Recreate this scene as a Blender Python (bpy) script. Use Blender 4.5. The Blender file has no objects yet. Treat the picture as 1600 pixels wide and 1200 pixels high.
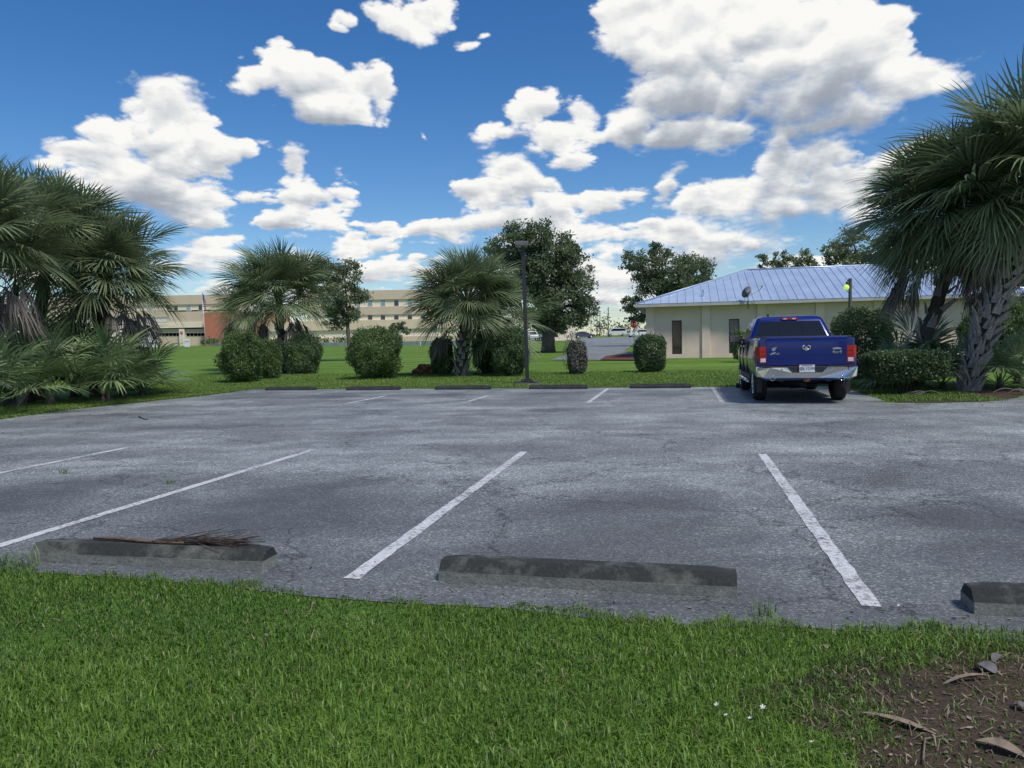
import bpy, bmesh, math, random
import numpy as np
from mathutils import Matrix, Vector

S = bpy.context.scene
COL = S.collection
R = math.radians

# ------------------------------------------------------------------ camera
CAM_H, PITCH, ROLL, FPX = 1.45, 0.0556264, -0.0209548, 1200.0
cam_d = bpy.data.cameras.new('camera')
cam_d.sensor_width = 36.0
cam_d.lens = 36.0 * FPX / 1600.0
cam_d.clip_start = 0.05
cam_d.clip_end = 6000.0
cam = bpy.data.objects.new('camera', cam_d)
COL.objects.link(cam)
CAM_M = Matrix.Translation((0, 0, CAM_H)) @ Matrix.Rotation(math.pi / 2 - PITCH, 4, 'X') @ Matrix.Rotation(ROLL, 4, 'Z')
cam.matrix_world = CAM_M
S.camera = cam
S.render.resolution_x, S.render.resolution_y = 1024, 768

# ------------------------------------------------------------------ light
SUN_EL, SUN_AZ = R(58), R(140)          # azimuth clockwise from +Y (view direction): from the right, a little behind
sun_dir = Vector((math.sin(SUN_AZ) * math.cos(SUN_EL), math.cos(SUN_AZ) * math.cos(SUN_EL), math.sin(SUN_EL)))
sd = bpy.data.lights.new('sun', 'SUN')
sd.energy = 2.6
sd.angle = R(11)                         # sun veiled by cloud: soft shadows
sd.color = (1.0, 0.95, 0.87)
sun = bpy.data.objects.new('sun', sd)
COL.objects.link(sun)
sun.rotation_euler = (-sun_dir).to_track_quat('-Z', 'Y').to_euler()
S.view_settings.view_transform = 'Standard'
S.view_settings.look = 'None'
S.view_settings.gamma = 1.0
S.view_settings.use_curve_mapping = False
S.view_settings.exposure = 0.42

# ------------------------------------------------------------------ pixel -> place helpers
def ray(px, py):
    d = CAM_M.to_3x3() @ Vector(((px - 800) / FPX, -(py - 600) / FPX, -1.0))
    return d / d.y                        # scaled so that y advances 1
def terrain(y):
    return 0.012 * min(max(0.0, y - 23.0), 240.0)
def at(px, py):
    d = ray(px, py)
    lo, hi = 0.5, 900.0
    f = lambda t: CAM_H + d.z * t - terrain(t)
    for _ in range(60):
        m = (lo + hi) / 2
        if f(m) > 0: lo = m
        else: hi = m
    t = (lo + hi) / 2
    return Vector((d.x * t, t, terrain(t)))
def atY(px, py, Y):
    d = ray(px, py)
    return Vector((d.x * Y, Y, CAM_H + d.z * Y))
YAW = R(12.3)                             # the lot's rows are turned this much
UU = Vector((math.cos(YAW), -math.sin(YAW), 0)); VV = Vector((math.sin(YAW), math.cos(YAW), 0))
def lot(u, v, z=0.0):
    p = UU * u + VV * v
    return Vector((p.x, p.y, z))

# ------------------------------------------------------------------ world: blue sky with fair-weather cumulus
W = bpy.data.worlds.new('World'); S.world = W; W.use_nodes = True
wn, wl = W.node_tree.nodes, W.node_tree.links
wn.clear()
def azel(px, py):
    d = ray(px, py).normalized()
    return math.atan2(d.x, d.y), math.asin(d.z)
BLOBS = [
 (250,185,50,42),(302,215,46,48),(195,212,45,32),(270,255,88,55),(150,258,70,22),(290,305,75,42),(205,282,95,32),(105,260,42,15),(335,255,28,60),(310,340,58,20),(262,160,26,22),
 (432,112,34,28),(482,132,52,32),(545,150,55,34),(396,130,40,22),(600,152,20,42),(525,178,78,25),(432,84,12,12),
 (455,262,20,26),(468,310,32,36),(510,335,42,26),(545,312,20,27),(450,350,60,16),
 (650,30,56,25),(533,42,15,9),(553,30,18,8),(744,65,15,6),(769,56,15,7),(690,18,30,20),(655,210,7,6),(388,228,24,13),
 (762,208,38,20),(830,180,36,32),(862,215,44,26),(905,200,32,28),(895,245,32,12),
 (1000,40,66,56),(1080,60,115,85),(1190,60,120,70),(1300,55,90,64),(1360,110,56,38),(1040,140,82,55),(1000,190,46,42),(1075,215,108,34),(1285,150,100,56),(1400,132,80,30),(1460,115,32,17),(1290,195,66,22),(962,28,38,34),(1120,150,62,45),
 (1220,222,34,36),(1232,262,62,40),(1290,250,32,32),(1055,283,15,25),(1110,320,62,28),(1200,318,84,36),(1295,312,74,30),(1350,325,38,28),
 (805,285,44,30),(752,308,32,23),(860,308,50,27),(930,315,52,27),(985,306,22,13),(830,342,100,24),
 (700,362,44,23),(640,366,44,17),(560,388,55,18),(330,388,52,25),(300,412,46,18),(900,372,110,26),(1050,362,84,26),(1150,378,76,20),(620,425,120,18),(900,432,140,32),(1100,402,90,28),(250,425,26,16),(470,395,40,14),(1440,250,60,20),(60,420,60,25),(940,396,18,10)]
def N(tree, t, **kw):
    n = tree.nodes.new(t)
    for k, v in kw.items(): setattr(n, k, v)
    return n
def M_(tree, op, a, b=None, c=None):
    n = tree.nodes.new('ShaderNodeMath'); n.operation = op
    for i, s in enumerate((a, b, c)):
        if s is None: continue
        if isinstance(s, (int, float)): n.inputs[i].default_value = s
        else: tree.links.new(s, n.inputs[i])
    return n.outputs[0]
def VM(tree, op, a, b=None):
    n = tree.nodes.new('ShaderNodeVectorMath'); n.operation = op
    for i, s in enumerate((a, b)):
        if s is None: continue
        if isinstance(s, (tuple, list)): n.inputs[i].default_value = s
        else: tree.links.new(s, n.inputs[i])
    return n.outputs['Value'] if op in ('LENGTH', 'DOT_PRODUCT') else n.outputs[0]

def _hash(ix, iy, iz, seed):
    h = (ix * 374761393 + iy * 668265263 + iz * 2147483647 + seed * 974634777) & 0xffffffff
    h = ((h ^ (h >> 13)) * 1274126177) & 0xffffffff
    return (((h ^ (h >> 16)) & 0xffff).astype(np.float32) / 32767.5) - 1.0
def vnoise(P, seed):
    """gradient-free smooth 3-D lattice noise, about -1..1"""
    F = np.floor(P); f = (P - F).astype(np.float32); I = F.astype(np.int64)
    f = f * f * f * (f * (f * 6 - 15) + 10)
    out = 0
    for dx in (0, 1):
        wx = f[..., 0] if dx else 1 - f[..., 0]
        for dy in (0, 1):
            wy = f[..., 1] if dy else 1 - f[..., 1]
            for dz in (0, 1):
                wz = f[..., 2] if dz else 1 - f[..., 2]
                out = out + wx * wy * wz * _hash(I[..., 0] + dx, I[..., 1] + dy, I[..., 2] + dz, seed)
    return out
def fbm(P, octs, seed, gain=0.5, billow=False):
    s, a, t = 0, 1.0, 0
    ang = 0.6
    for o in range(octs):
        n = vnoise(P, seed + o * 17)
        s = s + a * (np.abs(n) * 2.2 - 0.75 if billow else n); t += a; a *= gain
        P = P * 2.03 + 11.7
        P = np.stack([P[..., 0] * math.cos(ang) - P[..., 1] * math.sin(ang), P[..., 0] * math.sin(ang) + P[..., 1] * math.cos(ang), P[..., 2]], -1)
    return s / t
def smooth_max(a, b, k):
    h = np.maximum(k - np.abs(a - b), 0) / k
    return np.maximum(a, b) + h * h * k * 0.25
def smoothst(x, a, b):
    t = np.clip((x - a) / (b - a), 0, 1)
    return t * t * (3 - 2 * t)
def clouds(az, el, deg_px, detail):
    """az, el: 2-D grids in radians (rows: elevation rising). returns alpha, brightness"""
    ce = np.cos(el)
    D = np.stack([np.sin(az) * ce, np.cos(az) * ce, np.sin(el)], -1).astype(np.float32)
    Q = D / (np.maximum(D[..., 2:3], 0) + 0.26)
    big = fbm(Q * 4.0, 3, 3)
    wu, wv = fbm(Q * 7.0, 3, 21), fbm(Q * 7.0, 3, 57)
    u = az + 0.020 * wu; v = el + 0.014 * wv
    acc = np.full(az.shape, -2.0, np.float32)
    for (cx, cy, rx, ry) in BLOBS:
        a, e = azel(cx, cy)
        k = FPX * (1 + ((cx - 800) / FPX) ** 2) ** 0.5
        dx, dy = (u - a) * k / (rx * 1.05), (v - e) * FPX / (ry * 1.06)
        dy = np.where(dy < 0, dy * 1.12, dy)
        acc = smooth_max(acc, (1 - np.sqrt(dx * dx + dy * dy)).astype(np.float32) * min(1.0, 0.26 + (rx * ry) ** 0.5 / 62), 0.22)
    # the same field of cumulus goes on round the rest of the sky
    cov = fbm(Q * 1.6, 3, 91) * 2.2 - 0.55 - 0.25 * np.clip(D[..., 2], 0, 1)
    ins = smoothst(0.80 - np.abs(az), 0, 0.15) * smoothst(0.60 - el, 0, 0.12)
    acc = smooth_max(acc, np.minimum(cov, 0.8) - 3.0 * ins, 0.2)
    bank = fbm(Q * np.array([1.6, 1.6, 5.0], np.float32), 4, 131) * 1.3 + 0.20 - np.abs(el - 0.055) * 9.0
    acc = smooth_max(acc, bank, 0.2)
    soft = np.clip(acc, -1.5, 0.75)
    bil = fbm(Q * 7.5, detail, 201, 0.55, True)
    fine = fbm(Q * 14.0, max(detail - 1, 2), 301, 0.6)
    edge = fbm(Q * 30.0, max(detail - 2, 2), 501, 0.62)
    d = soft + 0.56 * bil + 0.26 * fine + 0.13 * big + 0.03
    da = d + 0.10 * edge
    wisp = smoothst(fbm(Q * 3.0, 2, 401), -0.2, 0.5)
    # light: thickness seen from above, marched towards the sun
    th = np.clip(d, 0, 1.2)
    sh = np.zeros_like(th); n = 10
    for i in range(1, n + 1):
        k = int(round(i * 0.60 / deg_px))
        s_ = np.zeros_like(th)
        if k < th.shape[0]: s_[:-k] = th[k:]
        s_ = np.roll(s_, -int(k * 0.30), 1)
        sh += s_ * (1.0 - 0.05 * i)
    sh /= n * 0.75
    alpha = smoothst(da, -0.05 - 0.12 * wisp, 0.19 + 0.30 * wisp + 0.45 * np.clip(sh, 0, 1))     # crisp tops, soft bases
    hgt = np.sqrt(np.clip(d, 0.0, 1.0))
    k1 = max(1, int(round(0.12 / deg_px)))
    up = np.roll(hgt, -k1, 0) - np.roll(hgt, k1, 0)
    sd_ = np.roll(hgt, -k1, 1) - np.roll(hgt, k1, 1)
    k2 = k1 * 3
    up2 = np.roll(hgt, -k2, 0) - np.roll(hgt, k2, 0)
    form = np.clip(0.5 + 0.9 * bil + 0.35 * fine, 0, 1)
    k3 = k1 * 7
    up3 = np.roll(form, -k3, 0) - np.roll(form, k3, 0)
    fs = np.roll(form, -k2, 0) - np.roll(form, k2, 0)
    bump = -0.55 * fs * smoothst(d, 0, 0.4) - (up * 0.8 + up2 * 0.8 + up3 * 0.5) - 0.35 * sd_
    far = smoothst(0.16 - el, 0, 0.16)
    br = 0.96 - 0.98 * smoothst(sh, 0.12, 1.0) * (0.95 - 0.35 * far) + 0.42 * bump - 0.06 * smoothst(d, 0.3, 0.9)
    br = np.where(br < 0.25, 0.25 * np.exp((np.minimum(br, 0.25) - 0.25) / 0.25), br)
    return alpha.astype(np.float32), np.clip(br, 0, 1).astype(np.float32)

def cloud_image(name, a0, a1, e0, e1, deg, detail):
    azs, els = np.radians(np.arange(a0, a1, deg)), np.radians(np.arange(e0, e1, deg))
    A, E_ = np.meshgrid(azs, els)
    al, br = clouds(A.astype(np.float32), E_.astype(np.float32), deg, detail)
    h, w = al.shape
    buf = np.ones((h, w, 4), np.float32); buf[..., 0] = al; buf[..., 1] = br; buf[..., 2] = 0
    im = bpy.data.images.new(name, w, h, alpha=False, float_buffer=False)
    im.colorspace_settings.name = 'Non-Color'
    im.pixels.foreach_set(buf.ravel()); im.update(); im.pack()
    return im
WIN = (-48.0, 48.0, -3.0, 44.0)
ALL = (-180.0, 180.0, -3.0, 90.0)
T = W.node_tree
tc = N(T, 'ShaderNodeTexCoord')
sx = N(T, 'ShaderNodeSeparateXYZ'); wl.new(VM(T, 'NORMALIZE', tc.outputs['Generated']), sx.inputs[0])
az = M_(T, 'MULTIPLY', M_(T, 'ARCTAN2', sx.outputs[0], sx.outputs[1]), 180 / math.pi)
el = M_(T, 'MULTIPLY', M_(T, 'ARCSINE', sx.outputs[2]), 180 / math.pi)
def lookup(im, box):
    cx = N(T, 'ShaderNodeCombineXYZ')
    wl.new(M_(T, 'DIVIDE', M_(T, 'SUBTRACT', az, box[0]), box[1] - box[0]), cx.inputs[0])
    wl.new(M_(T, 'DIVIDE', M_(T, 'SUBTRACT', el, box[2]), box[3] - box[2]), cx.inputs[1])
    t = N(T, 'ShaderNodeTexImage', interpolation='Linear', extension='EXTEND'); t.image = im
    wl.new(cx.outputs[0], t.inputs[0])
    return t.outputs['Color']
cw = lookup(cloud_image('cumulus_field', *WIN, 0.05, 6), WIN)
ca = lookup(cloud_image('cumulus_field_wide', *ALL, 0.3, 4), ALL)
inw = M_(T, 'MULTIPLY', M_(T, 'LESS_THAN', M_(T, 'ABSOLUTE', az), 47.9), M_(T, 'LESS_THAN', el, 43.9))
cm = N(T, 'ShaderNodeMix', data_type='RGBA'); wl.new(inw, cm.inputs['Factor']); wl.new(ca, cm.inputs['A']); wl.new(cw, cm.inputs['B'])
cs = N(T, 'ShaderNodeSeparateColor'); wl.new(cm.outputs['Result'], cs.inputs[0])
alpha, br = cs.outputs[0], cs.outputs[1]
alpha = M_(T, 'MULTIPLY', alpha, M_(T, 'GREATER_THAN', el, -2.5))
sky = N(T, 'ShaderNodeTexSky', sky_type='NISHITA', sun_disc=False, sun_elevation=SUN_EL, sun_rotation=SUN_AZ, altitude=0, air_density=1.0, dust_density=0.25, ozone_density=4.0)
ramp = N(T, 'ShaderNodeValToRGB')
ramp.color_ramp.elements[0].position = 0.0; ramp.color_ramp.elements[0].color = (0.235, 0.265, 0.315, 1)
ramp.color_ramp.elements[1].position = 1.0; ramp.color_ramp.elements[1].color = (0.715, 0.71, 0.69, 1)
e = ramp.color_ramp.elements.new(0.45); e.color = (0.42, 0.445, 0.48, 1)
wl.new(br, ramp.inputs[0])
SKY_STRENGTH = 0.10
scale = N(T, 'ShaderNodeVectorMath', operation='SCALE'); wl.new(ramp.outputs[0], scale.inputs[0]); scale.inputs['Scale'].default_value = 1.0 / SKY_STRENGTH
hs = N(T, 'ShaderNodeHueSaturation'); hs.inputs['Saturation'].default_value = 1.30; hs.inputs['Value'].default_value = 0.86; hs.inputs['Hue'].default_value = 0.506
wl.new(sky.outputs[0], hs.inputs['Color'])
mix = N(T, 'ShaderNodeMix', data_type='RGBA')
wl.new(alpha, mix.inputs['Factor']); wl.new(hs.outputs[0], mix.inputs['A']); wl.new(scale.outputs[0], mix.inputs['B'])
bgn = N(T, 'ShaderNodeBackground'); bgn.inputs['Strength'].default_value = SKY_STRENGTH
wl.new(mix.outputs['Result'], bgn.inputs['Color'])
wo = N(T, 'ShaderNodeOutputWorld'); wl.new(bgn.outputs[0], wo.inputs[0])
W.cycles.sampling_method = 'MANUAL'
W.cycles.sample_map_resolution = 1024

# ================================================================== materials
def node_mat(name):
    m = bpy.data.materials.new(name); m.use_nodes = True
    t = m.node_tree
    return m, t, t.nodes['Principled BSDF']
def set_in(b, **kw):
    for k, v in kw.items():
        k = k.replace('_', ' ')
        if k in b.inputs: b.inputs[k].default_value = v
def ramp_node(t, fac, stops):
    r = t.nodes.new('ShaderNodeValToRGB')
    els = r.color_ramp.elements
    els[0].position, els[0].color = stops[0][0], (*stops[0][1], 1)
    els[1].position, els[1].color = stops[-1][0], (*stops[-1][1], 1)
    for p, c in stops[1:-1]:
        e = els.new(p); e.color = (*c, 1)
    t.links.new(fac, r.inputs[0])
    return r.outputs[0]
def noise(t, vec, scale, detail=4, rough=0.55, dist=0.0):
    n = t.nodes.new('ShaderNodeTexNoise')
    n.inputs['Scale'].default_value = scale; n.inputs['Detail'].default_value = detail
    n.inputs['Roughness'].default_value = rough; n.inputs['Distortion'].default_value = dist
    if vec is not None: t.links.new(vec, n.inputs['Vector'])
    return n.outputs['Fac']
def mapped(t, kind='Object', scale=(1, 1, 1), rot=(0, 0, 0)):
    tc = t.nodes.new('ShaderNodeTexCoord')
    mp = t.nodes.new('ShaderNodeMapping')
    mp.inputs['Scale'].default_value = scale; mp.inputs['Rotation'].default_value = rot
    t.links.new(tc.outputs[kind], mp.inputs[0])
    return mp.outputs[0]
def mixc(t, fac, a, b, blend='MIX'):
    n = t.nodes.new('ShaderNodeMix'); n.data_type = 'RGBA'; n.blend_type = blend
    for s, k in ((fac, 'Factor'), (a, 'A'), (b, 'B')):
        if isinstance(s, (int, float)): n.inputs[k].default_value = s
        elif isinstance(s, tuple): n.inputs[k].default_value = (*s, 1)
        else: t.links.new(s, n.inputs[k])
    return n.outputs['Result']
def bump(t, b, h, strength=0.3, dist=0.01):
    n = t.nodes.new('ShaderNodeBump'); n.inputs['Strength'].default_value = strength; n.inputs['Distance'].default_value = dist
    t.links.new(h, n.inputs['Height']); t.links.new(n.outputs[0], b.inputs['Normal'])
def mapr(t, v, a, b, c=0.0, d=1.0):
    n = t.nodes.new('ShaderNodeMapRange')
    t.links.new(v, n.inputs[0])
    for i, x in enumerate((a, b, c, d)): n.inputs[i + 1].default_value = x
    return n.outputs[0]

MATS = {}
def simple(name, col, rough=0.6, metal=0.0, var=0.15, scale=8.0, bmp=0.0, spec=0.5, **kw):
    if name in MATS: return MATS[name]
    m, t, b = node_mat(name)
    v = mapped(t)
    f = noise(t, v, scale, 5)
    lo = tuple(c * (1 - var) for c in col); hi = tuple(min(1, c * (1 + var)) for c in col)
    t.links.new(ramp_node(t, f, [(0.3, lo), (0.7, hi)]), b.inputs['Base Color'])
    set_in(b, Roughness=rough, Metallic=metal, Specular_IOR_Level=spec, **kw)
    if bmp: bump(t, b, noise(t, v, scale * 6, 4), bmp, 0.01)
    MATS[name] = m
    return m

def leaf_mat(name, dark, light, rough=0.5, trans=0.25, spec=0.35):
    """foliage: each leaf carries its own tone"""
    if name in MATS: return MATS[name]
    m, t, b = node_mat(name)
    a = t.nodes.new('ShaderNodeAttribute'); a.attribute_name = 'tone'
    c = ramp_node(t, a.outputs['Fac'], [(0.0, dark), (1.0, light)])
    t.links.new(c, b.inputs['Base Color'])
    set_in(b, Roughness=rough, Specular_IOR_Level=spec)
    tr = t.nodes.new('ShaderNodeBsdfTranslucent'); t.links.new(c, tr.inputs[0])
    mx = t.nodes.new('ShaderNodeMixShader'); mx.inputs[0].default_value = trans
    out = t.nodes['Material Output']
    t.links.new(b.outputs[0], mx.inputs[1]); t.links.new(tr.outputs[0], mx.inputs[2]); t.links.new(mx.outputs[0], out.inputs[0])
    MATS[name] = m
    return m

def grass_ground():
    m, t, b = node_mat('lawn')
    v = mapped(t)
    f1 = noise(t, v, 0.12, 3); f2 = noise(t, v, 2.2, 5); f3 = noise(t, v, 40, 4)
    c1 = ramp_node(t, f1, [(0.35, (0.105, 0.215, 0.036)), (0.65, (0.165, 0.275, 0.055))])
    c2 = ramp_node(t, f2, [(0.3, (0.085, 0.17, 0.03)), (0.7, (0.19, 0.28, 0.065))])
    c = mixc(t, 0.5, c1, c2)
    mow = noise(t, mapped(t, scale=(0.05, 0.55, 1), rot=(0, 0, YAW)), 1.0, 4, 0.6)
    c = mixc(t, 1.0, c, ramp_node(t, mow, [(0.32, (0.70, 0.74, 0.66)), (0.68, (1.22, 1.16, 1.12))]), 'MULTIPLY')
    c3 = ramp_node(t, f3, [(0.3, (0.55, 0.55, 0.5)), (0.7, (1.15, 1.15, 1.1))])
    c = mixc(t, 1.0, c, c3, 'MULTIPLY')
    t.links.new(c, b.inputs['Base Color'])
    set_in(b, Roughness=0.9, Specular_IOR_Level=0.1)
    bump(t, b, noise(t, v, 25, 5), 0.6, 0.06)
    return m

def asphalt(name, base=0.128, hi=0.385, crack=True, dark=False):
    m, t, b = node_mat(name)
    v = mapped(t)
    vr = mapped(t, scale=(0.26, 0.70, 1), rot=(0, 0, YAW))       # wear runs along the rows
    big = noise(t, vr, 1.0, 5, 0.6, 0.4)
    mid = noise(t, v, 1.1, 6, 0.65, 0.6)
    spk = t.nodes.new('ShaderNodeTexVoronoi'); spk.inputs['Scale'].default_value = 84
    t.links.new(v, spk.inputs['Vector'])
    sp = t.nodes.new('ShaderNodeSeparateColor'); t.links.new(spk.outputs['Color'], sp.inputs[0])
    tone = M_(t, 'ADD', M_(t, 'MULTIPLY', big, 0.62), M_(t, 'MULTIPLY', mid, 0.48))
    c = ramp_node(t, tone, [(0.32, (base * 0.74, base * 0.70, base * 0.71)), (0.52, (base * 1.55, base * 1.55, base * 1.54)), (0.73, (hi, hi, hi * 0.97))])
    agg = ramp_node(t, sp.outputs[0], [(0.0, (0.36, 0.39, 0.41)), (0.5, (0.79, 0.86, 0.885)), (0.86, (1.14, 1.23, 1.25)), (1.0, (2.3, 2.45, 2.4))])
    c = mixc(t, 1.0, c, agg, 'MULTIPLY')
    # stains where cars stood
    st = noise(t, mapped(t, scale=(0.55, 0.55, 1)), 0.9, 4, 0.5, 0.3)
    c = mixc(t, mapr(t, st, 0.60, 0.74, 0.0, 0.55), c, (0.035, 0.036, 0.040))
    if crack:
        # each near bay carries the dark patch that dripping engines leave
        tu = t.nodes.new('ShaderNodeTexCoord'); su = t.nodes.new('ShaderNodeSeparateXYZ')
        rotm = t.nodes.new('ShaderNodeMapping'); rotm.inputs['Rotation'].default_value = (0, 0, YAW); t.links.new(tu.outputs['Object'], rotm.inputs[0]); t.links.new(rotm.outputs[0], su.inputs[0])
        wob = M_(t, 'MULTIPLY', M_(t, 'SUBTRACT', noise(t, v, 0.9, 4), 0.5), 1.6)
        uu_ = M_(t, 'SUBTRACT', M_(t, 'FRACT', M_(t, 'DIVIDE', M_(t, 'ADD', su.outputs[0], 7.93), 2.972)), 0.5)
        bay = M_(t, 'SUBTRACT', 1.0, M_(t, 'MULTIPLY', M_(t, 'ABSOLUTE', uu_), 2.6))
        def oil(v0, hl): return M_(t, 'MULTIPLY', M_(t, 'MAXIMUM', M_(t, 'SUBTRACT', 1.0, M_(t, 'DIVIDE', M_(t, 'ABSOLUTE', M_(t, 'SUBTRACT', M_(t, 'ADD', su.outputs[1], wob), v0)), hl)), 0.0), M_(t, 'MAXIMUM', bay, 0.0))
        near_ = M_(t, 'MULTIPLY', mapr(t, M_(t, 'ADD', su.outputs[1], wob), 7.6, 4.4, 0.0, 0.62), 1.0)
        c = mixc(t, M_(t, 'MINIMUM', M_(t, 'MULTIPLY', oil(6.2, 1.9), 1.0), 0.55), c, (0.040, 0.041, 0.045))
        c = mixc(t, M_(t, 'MINIMUM', M_(t, 'MULTIPLY', oil(20.2, 1.6), 0.8), 0.45), c, (0.045, 0.046, 0.048))
        c = mixc(t, M_(t, 'MINIMUM', M_(t, 'MAXIMUM', near_, 0.0), 0.62), c, (0.062, 0.064, 0.068))     # darker towards the lawn: stains, plus weaker sky sheen at steep view painted in
        wv = t.nodes.new('ShaderNodeTexNoise'); wv.inputs['Scale'].default_value = 2.3; wv.inputs['Detail'].default_value = 6; wv.inputs['Roughness'].default_value = 0.65
        t.links.new(v, wv.inputs['Vector'])
        dv = VM(t, 'ADD', v, VM(t, 'MULTIPLY', VM(t, 'SUBTRACT', wv.outputs['Color'], (0.5,) * 3), (0.9,) * 3))
        vo = t.nodes.new('ShaderNodeTexVoronoi'); vo.feature = 'DISTANCE_TO_EDGE'; vo.inputs['Scale'].default_value = 0.42
        t.links.new(dv, vo.inputs['Vector'])
        line = mapr(t, vo.outputs['Distance'], 0.0, 0.009, 1.0, 0.0)
        gate = mapr(t, noise(t, v, 0.5, 3), 0.40, 0.47, 0.0, 1.0)
        cr = M_(t, 'MULTIPLY', line, gate)
        c = mixc(t, M_(t, 'MULTIPLY', cr, 0.85), c, (0.02, 0.021, 0.022))
    t.links.new(c, b.inputs['Base Color'])
    set_in(b, Roughness=0.62, Specular_IOR_Level=0.55)
    h = M_(t, 'ADD', M_(t, 'MULTIPLY', spk.outputs['Distance'], -1.0), M_(t, 'MULTIPLY', noise(t, v, 160, 3), 0.6))
    bump(t, b, h, 0.55, 0.006)
    return m

def line_paint():
    m, t, b = node_mat('worn_line_paint')
    v = mapped(t)
    wear = M_(t, 'ADD', M_(t, 'MULTIPLY', noise(t, v, 26, 6, 0.7), 0.75), M_(t, 'MULTIPLY', noise(t, v, 1.6, 3), 0.35))
    c = mixc(t, mapr(t, wear, 0.41, 0.58, 0.0, 1.0), (0.12, 0.123, 0.13), (0.64, 0.65, 0.66))
    spk = noise(t, v, 130, 2)
    c = mixc(t, 1.0, c, ramp_node(t, spk, [(0.3, (0.6, 0.6, 0.6)), (0.7, (1.1, 1.1, 1.1))]), 'MULTIPLY')
    t.links.new(c, b.inputs['Base Color']); set_in(b, Roughness=0.7)
    bump(t, b, spk, 0.3, 0.004)
    return m

def stained_concrete():
    m, t, b = node_mat('stained_concrete')
    v = mapped(t)
    oi = t.nodes.new('ShaderNodeObjectInfo')
    off = VM(t, 'ADD', v, oi.outputs['Location'])
    n1 = noise(t, off, 3.0, 6, 0.65); n2 = noise(t, off, 14, 5, 0.6); n3 = noise(t, off, 60, 4)
    tcn = t.nodes.new('ShaderNodeTexCoord'); sp = t.nodes.new('ShaderNodeSeparateXYZ'); t.links.new(tcn.outputs['Object'], sp.inputs[0])
    low = mapr(t, sp.outputs[2], 0.050, 0.062, 0.0, 1.0)         # mould grows on the sloping upper faces only
    mould = M_(t, 'MULTIPLY', low, mapr(t, M_(t, 'ADD', n1, M_(t, 'MULTIPLY', n2, 0.5)), 0.52, 0.78, 0.28, 0.92))
    c = ramp_node(t, n2, [(0.3, (0.17, 0.175, 0.155)), (0.7, (0.24, 0.24, 0.215))])
    c = mixc(t, mould, c, (0.022, 0.024, 0.024))
    c = mixc(t, 1.0, c, ramp_node(t, n3, [(0.3, (0.75,) * 3), (0.7, (1.15,) * 3)]), 'MULTIPLY')
    t.links.new(c, b.inputs['Base Color']); set_in(b, Roughness=0.9, Specular_IOR_Level=0.25)
    bump(t, b, M_(t, 'ADD', n3, n2), 0.5, 0.008)
    return m

def soil():
    m, t, b = node_mat('soil')
    v = mapped(t)
    n1 = noise(t, v, 6, 6, 0.65); n2 = noise(t, v, 45, 5, 0.7)
    c = mixc(t, 0.5, ramp_node(t, n1, [(0.3, (0.055, 0.040, 0.029)), (0.7, (0.15, 0.112, 0.08))]), ramp_node(t, n2, [(0.3, (0.018, 0.013, 0.010)), (0.62, (0.07, 0.052, 0.036)), (0.8, (0.16, 0.125, 0.09))]))
    t.links.new(c, b.inputs['Base Color']); set_in(b, Roughness=0.95, Specular_IOR_Level=0.15)
    bump(t, b, M_(t, 'ADD', n1, n2), 0.8, 0.03)
    return m

# ================================================================== mesh helpers
def link_mesh(name, verts, faces, mat, parent=None, smooth=False):
    me = bpy.data.meshes.new(name)
    me.from_pydata([tuple(v) for v in verts], [], faces)
    me.update()
    if smooth: me.polygons.foreach_set('use_smooth', [True] * len(me.polygons))
    if mat: me.materials.append(mat)
    o = bpy.data.objects.new(name, me); COL.objects.link(o)
    if parent: o.parent = parent
    return o
def fast_mesh(name, V, F, mat, parent=None, tone=None, smooth=False):
    """V: n x 3 float array, F: m x k int array (k = 3 or 4)"""
    me = bpy.data.meshes.new(name)
    V = np.ascontiguousarray(V, np.float32); F = np.ascontiguousarray(F, np.int32)
    n, k = F.shape
    me.vertices.add(len(V)); me.vertices.foreach_set('co', V.ravel())
    me.loops.add(n * k); me.loops.foreach_set('vertex_index', F.ravel())
    me.polygons.add(n); me.polygons.foreach_set('loop_start', np.arange(0, n * k, k, dtype=np.int32)); me.polygons.foreach_set('loop_total', np.full(n, k, np.int32))
    if smooth: me.polygons.foreach_set('use_smooth', np.ones(n, bool))
    me.update(calc_edges=True)
    if tone is not None:
        at_ = me.attributes.new('tone', 'FLOAT', 'POINT'); at_.data.foreach_set('value', np.ascontiguousarray(tone, np.float32))
    if mat: me.materials.append(mat)
    o = bpy.data.objects.new(name, me); COL.objects.link(o)
    if parent: o.parent = parent
    return o
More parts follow.
